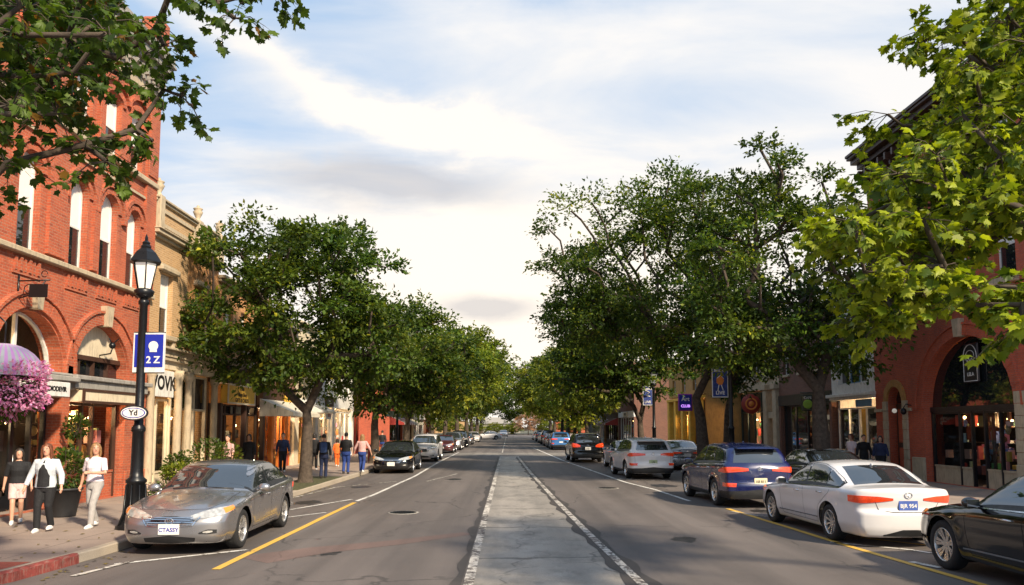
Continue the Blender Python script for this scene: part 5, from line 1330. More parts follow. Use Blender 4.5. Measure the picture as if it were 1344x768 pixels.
def make_tree(name, label, loc, trunk_r, trunk, ells, nclump, per, lsize, ca, cb, group, crad=.75, flat=.45, kind='quad', mind=.55, extra=None, p=0, lean_out=.6):
    root = empty(name, loc, 0, label, 'tree', group)
    cl = sample_crown(ells, nclump, mind); tb = skeleton(trunk, cl, .016, trunk_r)
    m = MB(); 
    for pts, rs in tb:
        n = 12 if rs[0] > .1 else (6 if rs[0] > .035 else 4)
        m.tube([Vector(p) for p in pts], rs, n, cap=False)
    # root flare
    t0 = trunk[0]; m.lathe([(trunk_r*1.75,-.05),(trunk_r*1.35,.06),(trunk_r*1.12,.22),(trunk_r*1.0,.45)], Vector(t0), 12, cap=False)
    m.build('trunk', 'bark', root, world=False)
    C = np.array(cl); cen = C.mean(0); pos = []; dr = []; tint = []
    for c in C:
        k_ = int(per*rng.uniform(.6, 1.4)); cr = crad*rng.uniform(.65, 1.25)
        # little twigs fan out from the clump, leaves sit along them
        nt = max(5, k_//14); td = rng.normal(0,1,(nt,3)); td[:,2] = td[:,2]*flat+.12; out = (c-cen); out /= np.linalg.norm(out)+1e-6
        td = td/np.linalg.norm(td,axis=1)[:,None]+out*lean_out; td /= np.linalg.norm(td,axis=1)[:,None]
        ti = rng.integers(0, nt, k_); s = rng.random(k_)**.7*cr
        q = c+td[ti]*s[:,None]+rng.normal(0, cr*.10, (k_,3))*(1,1,.7); q[:,2] -= (s/cr)**2*cr*.12
        g_ = rng.uniform(.62,1.45); yl = rng.uniform(.8,1.5) if g_ > 1 else 1.0; tint.append(np.tile((g_*yl,g_*(yl**.4),g_), (k_,1)))
        pos.append(q); dd = td[ti]+rng.normal(0,.6,(k_,3)); dd[:,2] -= .25; dr.append(dd)
    pos = np.concatenate(pos); dr = np.concatenate(dr)
    leaves('crown', pos, lsize, dr, kind, leafcols(len(pos), ca, cb, extra, p)*np.concatenate(tint), root)
    return root
DK, MD, YG = (.032,.070,.012), (.098,.148,.018), (.22,.25,.02)
G1 = 'trees along the left pavement'; G2 = 'trees along the right pavement'
make_tree('street_tree', 'large dark green tree with forked trunk on the near left kerb', (-7.15,27,.16), .24,
    [(0,0,-.1),(.02,0,1.0),(.03,.02,1.9),(.0,.0,2.5)], [(-.3,0,6.2,3.7,3.4,2.9),(-2.4,-.3,5.0,1.9,2.2,1.5),(2.0,.2,4.9,2.2,2.3,1.6),(-.2,0,7.6,2.3,2.3,1.9)], 165, 260, .18, DK, MD, G1, extra=YG, p=.04, crad=.85)
t2 = make_tree('street_tree', 'second tree on the left kerb, above the black sedan', (-7.3,41.5,.16), .26,
    [(0,0,-.1),(.05,0,1.1),(0,.02,2.0),(.05,0,2.7)], [(1.3,0,5.8,3.9,3.6,2.7),(2.8,0,4.9,2.4,2.5,1.5)], 150, 200, .22, DK, MD, G1, extra=YG, p=.08, crad=.95, mind=.7)
t3 = make_tree('street_tree', 'third tree on the left kerb with yellowish lit crown', (-7.2,53.5,.16), .26,
    [(0,0,-.1),(.05,0,1.2),(.1,.02,2.3)], [(2.0,0,6.0,4.3,3.6,2.9)], 120, 190, .25, MD, YG, G1, crad=1.05, mind=.8)
R1 = make_tree('street_tree', 'tallest spreading tree on the right leaning over the white hatchback', (8.5,33.4,.16), .30,
    [(0,0,-.1),(-.05,0,1.2),(-.12,0,2.3),(-.30,0,3.2)], [(-2.3,0,8.6,4.4,3.7,3.7),(-.6,0,10.9,2.7,2.6,2.4),(-4.4,0,6.9,2.4,2.6,1.5),(.6,0,6.0,2.2,2.4,1.8)], 165, 290, .175, DK, MD, G2, extra=YG, p=.06, crad=1.15)
make_tree('street_tree', 'tall tree with thick trunk on the right beside the black inner car', (11.1,27.2,.16), .34,
    [(0,0,-.1),(0,0,1.3),(-.05,0,2.4),(-.05,0,3.3)], [(-1.2,0,7.6,3.7,3.3,3.4),(-1.6,0,10.4,1.7,1.8,2.2),(-2.9,-.2,5.6,2.0,2.2,1.5),(.9,0,6.2,2.2,2.2,2.4)], 150, 240, .17, DK, MD, G2, extra=YG, p=.06, crad=.95)
make_tree('street_tree', 'slim tree standing just right of the banner lamp post', (9.9,34.8,.16), .20,
    [(0,0,-.1),(0,0,1.3),(.05,0,2.6)], [(.2,0,6.4,2.9,2.8,2.6)], 62, 190, .20, DK, MD, G2, crad=.9)
make_tree('street_tree', 'low broad tree over the black sport utility on the right', (7.9,45.5,.16), .25,
    [(0,0,-.1),(-.05,0,1.2),(-.1,0,2.3)], [(-1.4,0,6.6,4.0,3.6,2.9),(-3.0,0,5.6,2.4,2.4,1.8)], 135, 190, .24, DK, MD, G2, extra=YG, p=.10, crad=1.0, mind=.7)
far = make_tree('street_tree', 'light green tree just beyond the side street on the right', (7.4,72,.16), .24,
    [(0,0,-.1),(-.05,0,1.2),(-.1,0,2.3)], [(-.9,0,6.2,3.9,3.7,3.1)], 95, 150, .32, MD, YG, G2, crad=1.2, mind=.9)
dfar = make_tree('street_tree', 'dark tree just beyond the side street on the left', (-7.3,72,.16), .26,
    [(0,0,-.1),(.05,0,1.2),(.1,0,2.5)], [(.8,0,7.0,4.0,3.8,3.8)], 95, 150, .32, DK, MD, G1, crad=1.2, mind=.9)
for i, (src, x, y, s, rz, lb, gp) in enumerate((
    (dfar,-7.2,86,1.2,1.2,'dark tree down the left side, second beyond the side street',G1),(dfar,-6.8,101,1.38,2.9,'tall dark tree down the left side, rising above its neighbours',G1),
    (dfar,-6.5,118,1.5,4.1,'dark tree down the left side, fourth beyond the side street',G1),(far,-6.6,136,1.5,.7,'light green tree far down the left side',G1),(dfar,-6.5,156,1.7,5.0,'last tree of the left row before the street end',G1),
    (far,7.3,85,1.02,2.1,'light green tree on the right, second beyond the side street',G2),(far,7.5,98,1.25,3.7,'light green tree on the right, third beyond the side street',G2),
    (dfar,7.8,113,1.2,.4,'darker tree on the right, fourth beyond the side street',G2),(far,7.8,130,1.45,5.2,'light green tree far down the right side',G2),(dfar,8.2,150,1.5,1.9,'last tree of the right row before the street end',G2))):
    c = copy_tree(src, None, lb); c.location = (x,y,.16); c.scale = (s,s,s); c.rotation_euler = (0,0,rz); c['group'] = gp
G3 = 'trees closing the far end of the street'
LB = ['bushy tree far off, leftmost at the street end','far off tree in front of the tan gabled house','far off dark tree left of the road end','far off tree just right of the road end','far off tree in front of the red gabled house','bushy tree far off, rightmost at the street end','rounded tree far off before the grey gabled house']
for i, (x, y, s) in enumerate(((-34,232,1.4),(-19,226,1.6),(-8,222,1.5),(9,218,1.3),(21,228,1.5),(33,230,1.4),(1,232,1.35))):
    c = copy_tree(far if i % 2 else dfar, None, LB[i]); c.location = (x,y,0); c.scale = (s*1.5,s*1.3,s); c.rotation_euler = (0,0,i*1.3); c['group'] = G3
for i, (x, y, s, lb) in enumerate(((-16,205,.5,'low bush far off, leftmost before the houses'),(-10,208,.42,'low bush far off, second from the left before the houses'),(-4.5,212,.38,'low bush far off at the left of the road end'),(1.5,214,.36,'low bush far off straight ahead'),(10,208,.42,'low bush far off beside the pinkish tree'),(16,205,.5,'low bush far off, rightmost before the houses'))):
    c = copy_tree(far, None, lb); c.name = 'bush'; c['category'] = 'bush'; c.location = (x,y,-.6); c.scale = (s*2,s*1.6,s); c.rotation_euler = (0,0,i*1.9); c['group'] = 'low bushes at the street end'
# pink blossoming tree at the road end
make_tree('blossom_tree', 'small pinkish tree at the far end of the road', (5.2,206,0), .16, [(0,0,-.1),(0,0,.8),(0,0,1.5)], [(0,0,3.4,3.0,2.6,2.2)], 45, 90, .35, (.30,.18,.13), (.40,.26,.18), None, crad=1.1, mind=.7)

# ---- foreground branches
def inpoly(x, y, poly):
    c = False; n = len(poly)
    for i in range(n):
        x0, y0 = poly[i]; x1, y1 = poly[i-1]
        if (y0 > y) != (y1 > y) and x < (x1-x0)*(y-y0)/(y1-y0)+x0: c = not c
    return c
def canopy(name, label, base, trunk, r0, clumps, kind, lsize, per, ca, cb, extra, p, twig=.34, group=None, seg=.45):
    root = empty(name, base, 0, label, 'tree', group); off = np.array(base)
    C = [np.array(c)-off for c in clumps]; tb = skeleton([np.array(t)-off for t in trunk], C, .007, r0, .05, seg)
    m = MB()
    for pts, rs in tb: m.tube([Vector(q) for q in pts], rs, 10 if rs[0] > .06 else 5, cap=False)
    pos = []; dr = []
    for c in C:
        nt = rng.integers(4, 8)
        for _ in range(nt):
            d = rng.normal(0,1,3); d[2] = d[2]*.45-.05; d /= np.linalg.norm(d); L_ = twig*rng.uniform(.6,1.3); tip = c+d*L_; tip[2] -= .06
            mid = c+d*L_*.5+(0,0,.02); m.tube([Vector(c), Vector(mid), Vector(tip)], [.006,.004,.0025], 4, cap=False)
            k_ = max(3, int(per/nt*rng.uniform(.7,1.3)))
            for j in range(k_):
                s = .25+.75*(j+1)/k_; b_ = c+(tip-c)*s; a = d+rng.normal(0,.75,3); a[2] -= .35; a /= np.linalg.norm(a)
                pt = lsize*rng.uniform(.3,.8); pos.append(b_+a*pt)
                m.tube([Vector(b_), Vector(b_+a*pt)], [.0018,.0012], 3, cap=False)
                a2 = a+rng.normal(0,.3,3); a2[2] -= .3; dr.append(a2)
    m.build('trunk', 'bark', root, world=False)
    pos = np.array(pos); dr = np.array(dr)
    leaves('crown', pos, lsize, dr, kind, leafcols(len(pos), ca, cb, extra, p), root, tilt=.45, smooth=False)
    return root
def clumps_in(poly, n, y0, y1, mind, seed=1, fn=None):
    r_ = np.random.default_rng(seed); out = []; xs = [q[0] for q in poly]; ys_ = [q[1] for q in poly]; tries = 0
    while len(out) < n and tries < 20000:
        tries += 1; px, py = r_.uniform(min(xs), max(xs)), r_.uniform(min(ys_), max(ys_))
        if not inpoly(px, py, poly): continue
        Y = fn(px, py, r_) if fn else r_.uniform(y0, y1); p_ = np.array(at(px, py, Y))
        if all(np.linalg.norm(p_-q) > mind for q in out): out.append(p_)
    return out
# right maple: stands outside the frame, its limbs reach in over the parked cars
PR = [(1360,-60),(1290,-60),(1290,10),(1300,40),(1262,66),(1258,105),(1225,130),(1212,165),(1222,190),(1192,205),(1170,235),(1130,258),(1105,272),(1085,295),(1088,315),(1138,305),(1160,330),(1132,355),(1150,372),(1190,362),(1200,382),(1235,380),(1262,350),(1280,370),(1290,300),(1360,310),(1500,280),(1500,-60)]
cr = clumps_in(PR, 185, 6.8, 9.6, .33, 3)
cr += [np.array(at(*q)) for q in ((1235,42,7.6),(1262,52,7.7),(1212,55,7.6),(1175,412,7.4),(1150,425,7.5),(1282,400,6.6),(1296,375,6.6),(1340,400,6.3),(1342,425,6.3),(1078,300,8.4),(1110,362,8.0),(1130,415,7.6),(1165,150,8.6),(1185,165,8.6),(1205,240,8.0),(1130,385,8.0),(1165,395,7.6),(1205,375,7.4),(1380,380,6.4),(1400,410,6.4),(1400,360,6.8))]
canopy('maple_tree', 'bright yellow green maple whose leafy limbs fill the upper right corner', (9.4,7.4,.15), [(9.4,7.4,.1),(9.4,7.4,1.4),(9.3,7.45,2.5),(9.0,7.5,3.2)], .24, cr, 'maple', .105, 84, (.16,.23,.012), (.38,.43,.022), (.07,.12,.01), .18, twig=.38)
PL_ = [(-120,-60),(130,-60),(140,10),(165,40),(160,70),(165,92),(130,108),(110,120),(85,125),(75,150),(45,160),(25,145),(-10,165),(-120,180)]
clf = clumps_in(PL_, 100, 5.2, 7.6, .26, 5)
clf += [np.array(at(*q)) for q in ((225,-14,6.2),(285,4,6.2),(308,24,6.2),(350,-14,6.3),(395,-16,6.3),(215,118,6.6),(238,126,6.6),(178,170,6.3),(200,185,6.3),(112,190,6.0),(140,212,6.0),(8,215,5.8),(205,40,6.4),(215,60,6.4),(-20,250,6))]
canopy('maple_tree', 'dark green maple whose branches hang into the upper left corner', (-7.9,4.6,.15), [(-7.9,4.6,.1),(-7.9,4.6,1.6),(-7.8,4.65,3.0),(-7.4,4.7,4.2)], .22, clf, 'maple', .092, 46, (.035,.075,.010), (.10,.16,.016), (.20,.10,.015), .04, twig=.30)

# ---- shrubs, pots, flowers
def shrub(name, label, loc, r, n, ls, ca, cb, kind='quad', pot=None, group=None, stem=.0, mat='leaf', cat='plant', flowers=None):
    root = empty(name, loc, 0, label, cat, group); z = 0
    if pot:
        h, r0, r1 = pot; m = MB(); m.lathe([(r0,0),(r0*1.02,.03),(r1,h*.92),(r1*1.08,h*.93),(r1*1.08,h),(r1*.95,h),(r1*.92,h-.05)], n=24); m.build('pot', 'terracotta', root, world=False)
        m = MB(); m.lathe([(.001,h-.06),(r1*.93,h-.06)], n=20, cap=False); m.build('soil', 'soil', root, world=False); z = h
    c = np.array([0,0,z+stem+r[2]*.85]); d = rng.normal(0,1,(n,3)); d /= np.linalg.norm(d,axis=1)[:,None]; q = c+d*np.array(r)*(.55+.5*rng.random((n,1))**.6)*(1+.12*np.sin(d[:,:1]*7)*np.cos(d[:,1:2]*6))
    q = q[q[:,2] > z-.02]; d = (q-c)+rng.normal(0,.3,q.shape)*max(r)
    leaves('foliage', q, ls, d, kind, leafcols(len(q), ca, cb), root)
    m = MB()
    for _ in range(14):
        e = rng.normal(0,1,3)*np.array(r)*.55; m.tube([(0,0,z-.03),(e[0]*.4,e[1]*.4,c[2]*.5+z*.5),tuple(c+e)], [.014,.01,.004], 4, cap=False)
    m.build('stem', 'bark', root, world=False)
    if flowers:
        k_ = flowers[0]; d = rng.normal(0,1,(k_,3)); d /= np.linalg.norm(d,axis=1)[:,None]; q = c+d*np.array(r)*1.03; q = q[q[:,2] > z]; leaves('flowers', q, flowers[1], d[:len(q)], 'oval', leafcols(len(q), flowers[2], flowers[3]), root, mat='flower')['kind'] = 'stuff'
    return root
GB = 'pots and shrubs along the left shopfronts'
shrub('potted_shrub', 'round leafed shrub in a tall black pot behind the woman in the pale jacket', (-9.75,16.9,.15), (.38,.38,.46), 900, .10, DK, MD, pot=(.62,.24,.34), group=GB)
shrub('hanging_plant', 'ball of green leaves hung on the brick pier between the two arches', (-10.62,18.75,1.85), (.26,.26,.28), 500, .09, DK, MD, group=GB)
m = MB(); 
for i, (x, y, r, lb) in enumerate(((-10.2,23.7,(.42,.42,.38),'small round shrub beside the brick corner of the tan shop'),(-9.9,25.3,(.62,.62,.62),'biggest round shrub in front of the tan shop columns'),(-9.8,26.7,(.45,.5,.55),'loose pale shrub at the far end of the tan shopfront'),(-9.5,22.2,(.5,.4,.26),'low bright green shrub near the lamp post'),(-10.3,14.4,(.25,.25,.55),'upright shrub by the dark doorway at the left edge'),(-10.35,27.9,(.3,.3,.5),'narrow shrub against the last cream column'))):
    shrub('shrub', lb, (x,y,.15), r, 900, .11, DK if i != 3 else MD, MD if i not in (2,3) else YG, pot=(.40,.30,.36), group=GB)
shrub('flower_bed', 'low bed of pale flowers behind the lamp post foot', (-8.9,20.2,.15), (.55,.8,.3), 700, .09, DK, MD, group=GB, flowers=(300,.07,(.75,.65,.62),(.6,.35,.3)))
# hanging basket of pink petunias under a striped canopy, on its own pole outside the frame
bx_, by_ = -7.02, 10.55
rt = empty('flower_basket', (bx_,by_,2.30), 0, 'huge hanging basket of pink petunias under a pink and white striped dome', 'flower basket')
m = MB(); m.lathe([(.02,.02),(.26,.06),(.36,.22),(.40,.36),(.37,.36)], n=24); m.build('basket', 'soil', rt, world=False)
n = 5200; d = rng.normal(0,1,(n,3)); d /= np.linalg.norm(d,axis=1)[:,None]; rr = np.array([.54,.54,.42])*(.86+.2*rng.random((n,1)))*(1+.14*np.sin(d[:,:1]*5+1)*np.cos(d[:,2:3]*6)); q = np.array([0,0,.38])+d*rr
leaves('blooms', q, .052, d+rng.normal(0,.5,d.shape), 'oval', leafcols(n, (1.0,.30,.60), (1.0,.62,.84), (.7,.12,.42), .10), rt, mat='flower')
n = 900; d = rng.normal(0,1,(n,3)); d /= np.linalg.norm(d,axis=1)[:,None]; q = np.array([0,0,.30])+d*np.array([.44,.44,.38]); leaves('foliage', q, .09, d, 'quad', leafcols(n, DK, MD), rt)
m = MB(); ns = 64; nr = 8
for i in range(ns):
    m.cur = i % 2
    for j in range(nr):
        a0, a1 = 2*PI*i/ns, 2*PI*(i+1)/ns; p0, p1 = PI/2*j/nr, PI/2*(j+1)/nr
        f_ = lambda a, p: Vector((.50*math.cos(a)*math.cos(p)*(1+.012*math.cos(18*a)), .50*math.sin(a)*math.cos(p)*(1+.012*math.cos(18*a)), .50+.46*math.sin(p)))
        m.add([f_(a0,p0), f_(a1,p0), f_(a1,p1), f_(a0,p1)], [(0,1,2,3)], True)
pm('cloth_pink', (.74,.34,.66), .8, var=.06); m.build('striped_dome', ['cloth_pink','cloth_white'], rt, world=False)
m = MB(); m.tube([(0,0,.95),(0,0,1.25),(-.1,-.05,1.36)], .012, 6); m.build('hanger', 'iron', rt, world=False)
rt = empty('basket_pole', (-7.95,10.2,.15), 0, 'black iron pole with an arm that carries the petunia basket', 'pole')
m = MB(); m.lathe([(.12,0),(.12,.1),(.05,.2),(.045,3.5),(.06,3.52),(.001,3.6)], n=12); m.tube([(0,0,3.3),(.3,.16,3.52),(.84,.32,3.51)], .018, 6); m.build('pole', 'iron', rt, world=False)

# ------------------------------------------------------------------ street lamps
def street_lamp(label, X, Y, h=5.6, side=1, banner=None, oval=False, s=1.0, blue=True):
    rt = empty('street_lamp', (X,Y,.15), 0, label, 'street lamp', 'street lamps along the kerbs')
    m = MB(); m.lathe([(.34,0),(.34,.05),(.27,.09),(.25,.16),(.20,.24),(.17,.45),(.165,.86),(.19,.88),(.19,.93),(.13,.98),(.115,1.1),(.105,1.85),(.13,1.87),(.13,1.93),(.085,2.0),(.075,h-1.25),(.10,h-1.22),(.10,h-1.17),(.07,h-1.12)], n=18)
    for i in range(8): a = 2*PI*i/8; m.tube([(.30*math.cos(a),.30*math.sin(a),.03),(.21*math.cos(a),.21*math.sin(a),.3),(.18*math.cos(a),.18*math.sin(a),.84)], [.03,.022,.015], 5)
    m.build('post', 'iron', rt, world=False)
    z = h-1.12; m = MB(); m.lathe([(.07,0+z),(.16,z+.06),(.19,z+.16),(.14,z+.20)], n=12)
    for i in range(6):
        a = 2*PI*i/6; m.tube([(.13*math.cos(a),.13*math.sin(a),z+.18),(.235*math.cos(a),.235*math.sin(a),z+.72)], .013, 4)
    m.lathe([(.245,z+.70),(.32,z+.73),(.31,z+.76),(.20,z+.93),(.10,z+1.02),(.11,z+1.05),(.07,z+1.10),(.085,z+1.13),(.03,z+1.18),(.035,z+1.23),(.001,z+1.32)], n=6, smooth=False)
    m.lathe([(.14,z+.17),(.14,z+.19),(.001,z+.19)], n=6, cap=False); ln = m.build('lantern', 'iron', rt, world=False)
    m = MB(); m.lathe([(.125,z+.19),(.225,z+.71)], n=6, cap=False, smooth=False); m.build('lantern_glass', 'lamp_glass', ln, world=False)
    if banner: banner(rt)
    if oval:
        m = MB(); M = Matrix.Translation((.0,-.20,2.22)) @ Matrix.Rotation(PI/2,4,'X'); ov = lambda r1, r2, zz: [M @ Vector((r1*math.cos(t), r2*math.sin(t), zz)) for t in np.linspace(0,2*PI,29)[:-1]]
        m.loft([ov(.27,.145,-.02), ov(.27,.145,.02)], True, False); o = m.build('oval_sign', 'paint_black', rt, world=False)
        m = MB(); m.loft([ov(.245,.12,.021), ov(.245,.12,.026)], True, False); m.build('sign_face', 'paint_white', o, world=False)
        m = MB(); m.loft([ov(.225,.10,.027), ov(.225,.10,.030)], True, False); m.build('sign_ring', 'paint_blue', o, world=False); m = MB(); m.loft([ov(.205,.085,.031), ov(.205,.085,.034)], True, False); m.build('sign_face', 'paint_white', o, world=False)
        fix_text('lettering', 'Yd', .15, M @ Matrix.Translation((0,0,.037)), 'paint_black', o, .004)
    return rt
def fix_text(name, body, size, M, mat, parent, bold=.004):
    o = text_obj(name, body, size, M, mat, None, .002, bold); o.parent = parent; return o
def banner_a(rt):
    m = MB(); m.bx(-.16,.46,-.02,.02,3.02,3.80); o = m.build('banner', 'paint_white', rt, world=False)
    m = MB(); m.bx(-.13,.43,-.026,.026,3.12,3.77); m.build('banner_cloth', 'paint_blue', o, world=False)
    M = Matrix.Translation((.24,-.03,3.54)) @ Matrix.Rotation(PI/2,4,'X')
    m = MB(); m.lathe([(.001,0),(.095,0),(.095,.006),(.001,.006)], M=M, n=18, smooth=False); m.bx(.17,.31,-.034,-.03,3.42,3.47); m.build('emblem', 'paint_white', o, world=False)
    fix_text('lettering', '2 Z', .19, Matrix.Translation((.24,-.03,3.26)) @ Matrix.Rotation(PI/2,4,'X'), 'paint_white', o)
    m = MB(); m.tube([(-.16,0,3.81),(.46,0,3.81)], .012, 5); m.tube([(-.16,0,3.01),(.46,0,3.01)], .012, 5); m.build('banner_arm', 'iron', rt, world=False)
def banner_b(x0=-.75, x1=-.10, z0=3.15, z1=4.40, art=True):
    def f(rt):
        m = MB(); m.bx(x0,x1,-.015,.015,z0,z1); o = m.build('banner', 'paint_white', rt, world=False)
        m = MB(); m.bx(x0+.03,x1-.03,-.02,.02,z0+.03,z1-.03); m.build('banner_cloth', 'banner_blue', o, world=False)
        cx, cz = (x0+x1)/2, (z0+z1)/2
        M = lambda z, x=cx: Matrix.Translation((x,-.024,z)) @ Matrix.Rotation(PI/2,4,'X')
        if art:
            m = MB(); m.lathe([(.001,0),(.16,0),(.16,.004),(.001,.004)], M=M(cz+.06) @ Matrix.Diagonal((1,1.25,1,1)), n=7, smooth=False); m.build('emblem', 'paint_orange', o, world=False)
            m = MB(); m.tube([(cx-.05,-.026,cz-.12),(cx-.10,-.026,cz-.38)], .018, 5); m.tube([(cx+.05,-.026,cz-.12),(cx+.12,-.026,cz-.34)], .018, 5); m.tube([(cx-.12,-.026,cz+.16),(cx+.02,-.026,cz+.28),(cx+.16,-.026,cz+.12)], .016, 5); m.build('emblem', 'paint_white', o, world=False)
        else:
            m = MB(); m.tube([(cx-.14,-.026,cz+.3),(cx+.1,-.026,cz+.2),(cx-.1,-.026,cz),(cx+.14,-.026,cz-.05)], .03, 5); m.build('emblem', 'paint_white', o, world=False)
        fix_text('lettering', 'festival', .17, M(z1-.16), 'paint_white', o); fix_text('lettering', 'LIVE', .2, M(z0+.18), 'paint_white', o)
        m = MB(); m.tube([(x0,0,z1+.02),(0,0,z1+.02)], .016, 5); m.tube([(x0,0,z0-.02),(0,0,z0-.02)], .016, 5); m.build('banner_arm', 'iron', rt, world=False)
    return f
pm('banner_blue', (.015,.04,.22), .6, var=.5, vscale=9)
street_lamp('black lamp post with blue banner and oval plate on the left kerb', -7.24, 14.95, 5.60, banner=banner_a, oval=True)
street_lamp('lamp post on the right carrying a blue banner with an orange figure', 9.02, 31.0, 5.9, banner=banner_b())
street_lamp('lamp post behind the white hatchback with a small blue and white banner', 8.35, 44.0, 5.4, banner=banner_b(-.62,-.06,3.2,4.3,False))
street_lamp('bare lamp post beside the far left trees', -6.95, 47.5, 5.4)
# red sandwich board
rt = empty('sandwich_board', (-7.35,42.2,.15), .2, 'red sandwich board standing on the left pavement before the black sedan', 'sign')
for s in (-1,1):
    m = MB(); M = Matrix.Translation((0,s*.22,.5)) @ Matrix.Rotation(s*.2,4,'X'); m.box((0,0,0),(.8,.04,1.0),M=M,bev=.01); pnl = m.build('board_panel', 'paint_red', rt, world=False)
    m = MB(); m.box((0,0,0),(.6,.046,.7),M=M,bev=.005); m.build('board_face', 'paint_orange', pnl, world=False)
# litter bin by the tree
rt = empty('litter_bin', (-9.6,38.4,.15), 0, 'grey ribbed litter bin in front of the pale yellow building', 'bin')
m = MB(); m.lathe([(.24,0),(.26,.05),(.28,.8),(.30,.82),(.30,.88),(.2,.98),(.001,1.0)], n=16); m.build('bin_body', 'stone_grey', rt, world=False)
# ------------------------------------------------------------------ people
def remeshed(mb, name, mat, parent, vox=.010, smooth=2):
    me = bpy.data.meshes.new(name); me.from_pydata([tuple(p) for p in mb.v], [], mb.f)
    o = bpy.data.objects.new(name, me); COL.objects.link(o)
    r = o.modifiers.new('r', 'REMESH'); r.mode = 'VOXEL'; r.voxel_size = vox; r.use_smooth_shade = True
    s = o.modifiers.new('s', 'SMOOTH'); s.iterations = smooth; s.factor = .5
    dg = bpy.context.evaluated_depsgraph_get(); dg.update()
    out = bpy.data.meshes.new_from_object(o.evaluated_get(dg)); bpy.data.objects.remove(o); bpy.data.meshes.remove(me)
    out.name = name; out.materials.clear(); out.materials.append(MATS[mat] if isinstance(mat, str) else mat); box_uv(out)
    return link(name, out, parent)
def ell(m, pts, n=14):
    """loft through (x,y,z,rx,ry) rings, horizontal"""
    m.loft([[Vector((x+rx*math.cos(2*PI*k/n), y+ry*math.sin(2*PI*k/n), z)) for k in range(n)] for x,y,z,rx,ry in pts], True)
for nm, c in (('skin_light',(.55,.30,.20)),('skin_tan',(.42,.22,.14)),('skin_dark',(.16,.08,.05))): pm(nm, c, .5, var=.05, vscale=6)
for nm, c in (('hair_auburn',(.16,.05,.02)),('hair_blond',(.28,.15,.06)),('hair_dark',(.02,.014,.01))): pm(nm, c, .55, var=.5, vscale=25)
for nm, c in (('denim_pale',(.50,.54,.58)),('cloth_black',(.010,.010,.012)),('tee_white',(.76,.66,.70)),('trousers_grey',(.36,.34,.33)),('shorts_pink',(.62,.42,.40)),('jeans_blue',(.02,.05,.22)),('cloth_floral',(.55,.32,.30)),('cloth_orange',(.70,.14,.02)),('cloth_navy',(.02,.03,.08)),('shoe_white',(.70,.68,.66)),('shoe_dark',(.03,.025,.025)),('pack_blue',(.03,.06,.16))):
    pm(nm, c, .85, bump=1.0, bscale=13, var=.15, vscale=8)
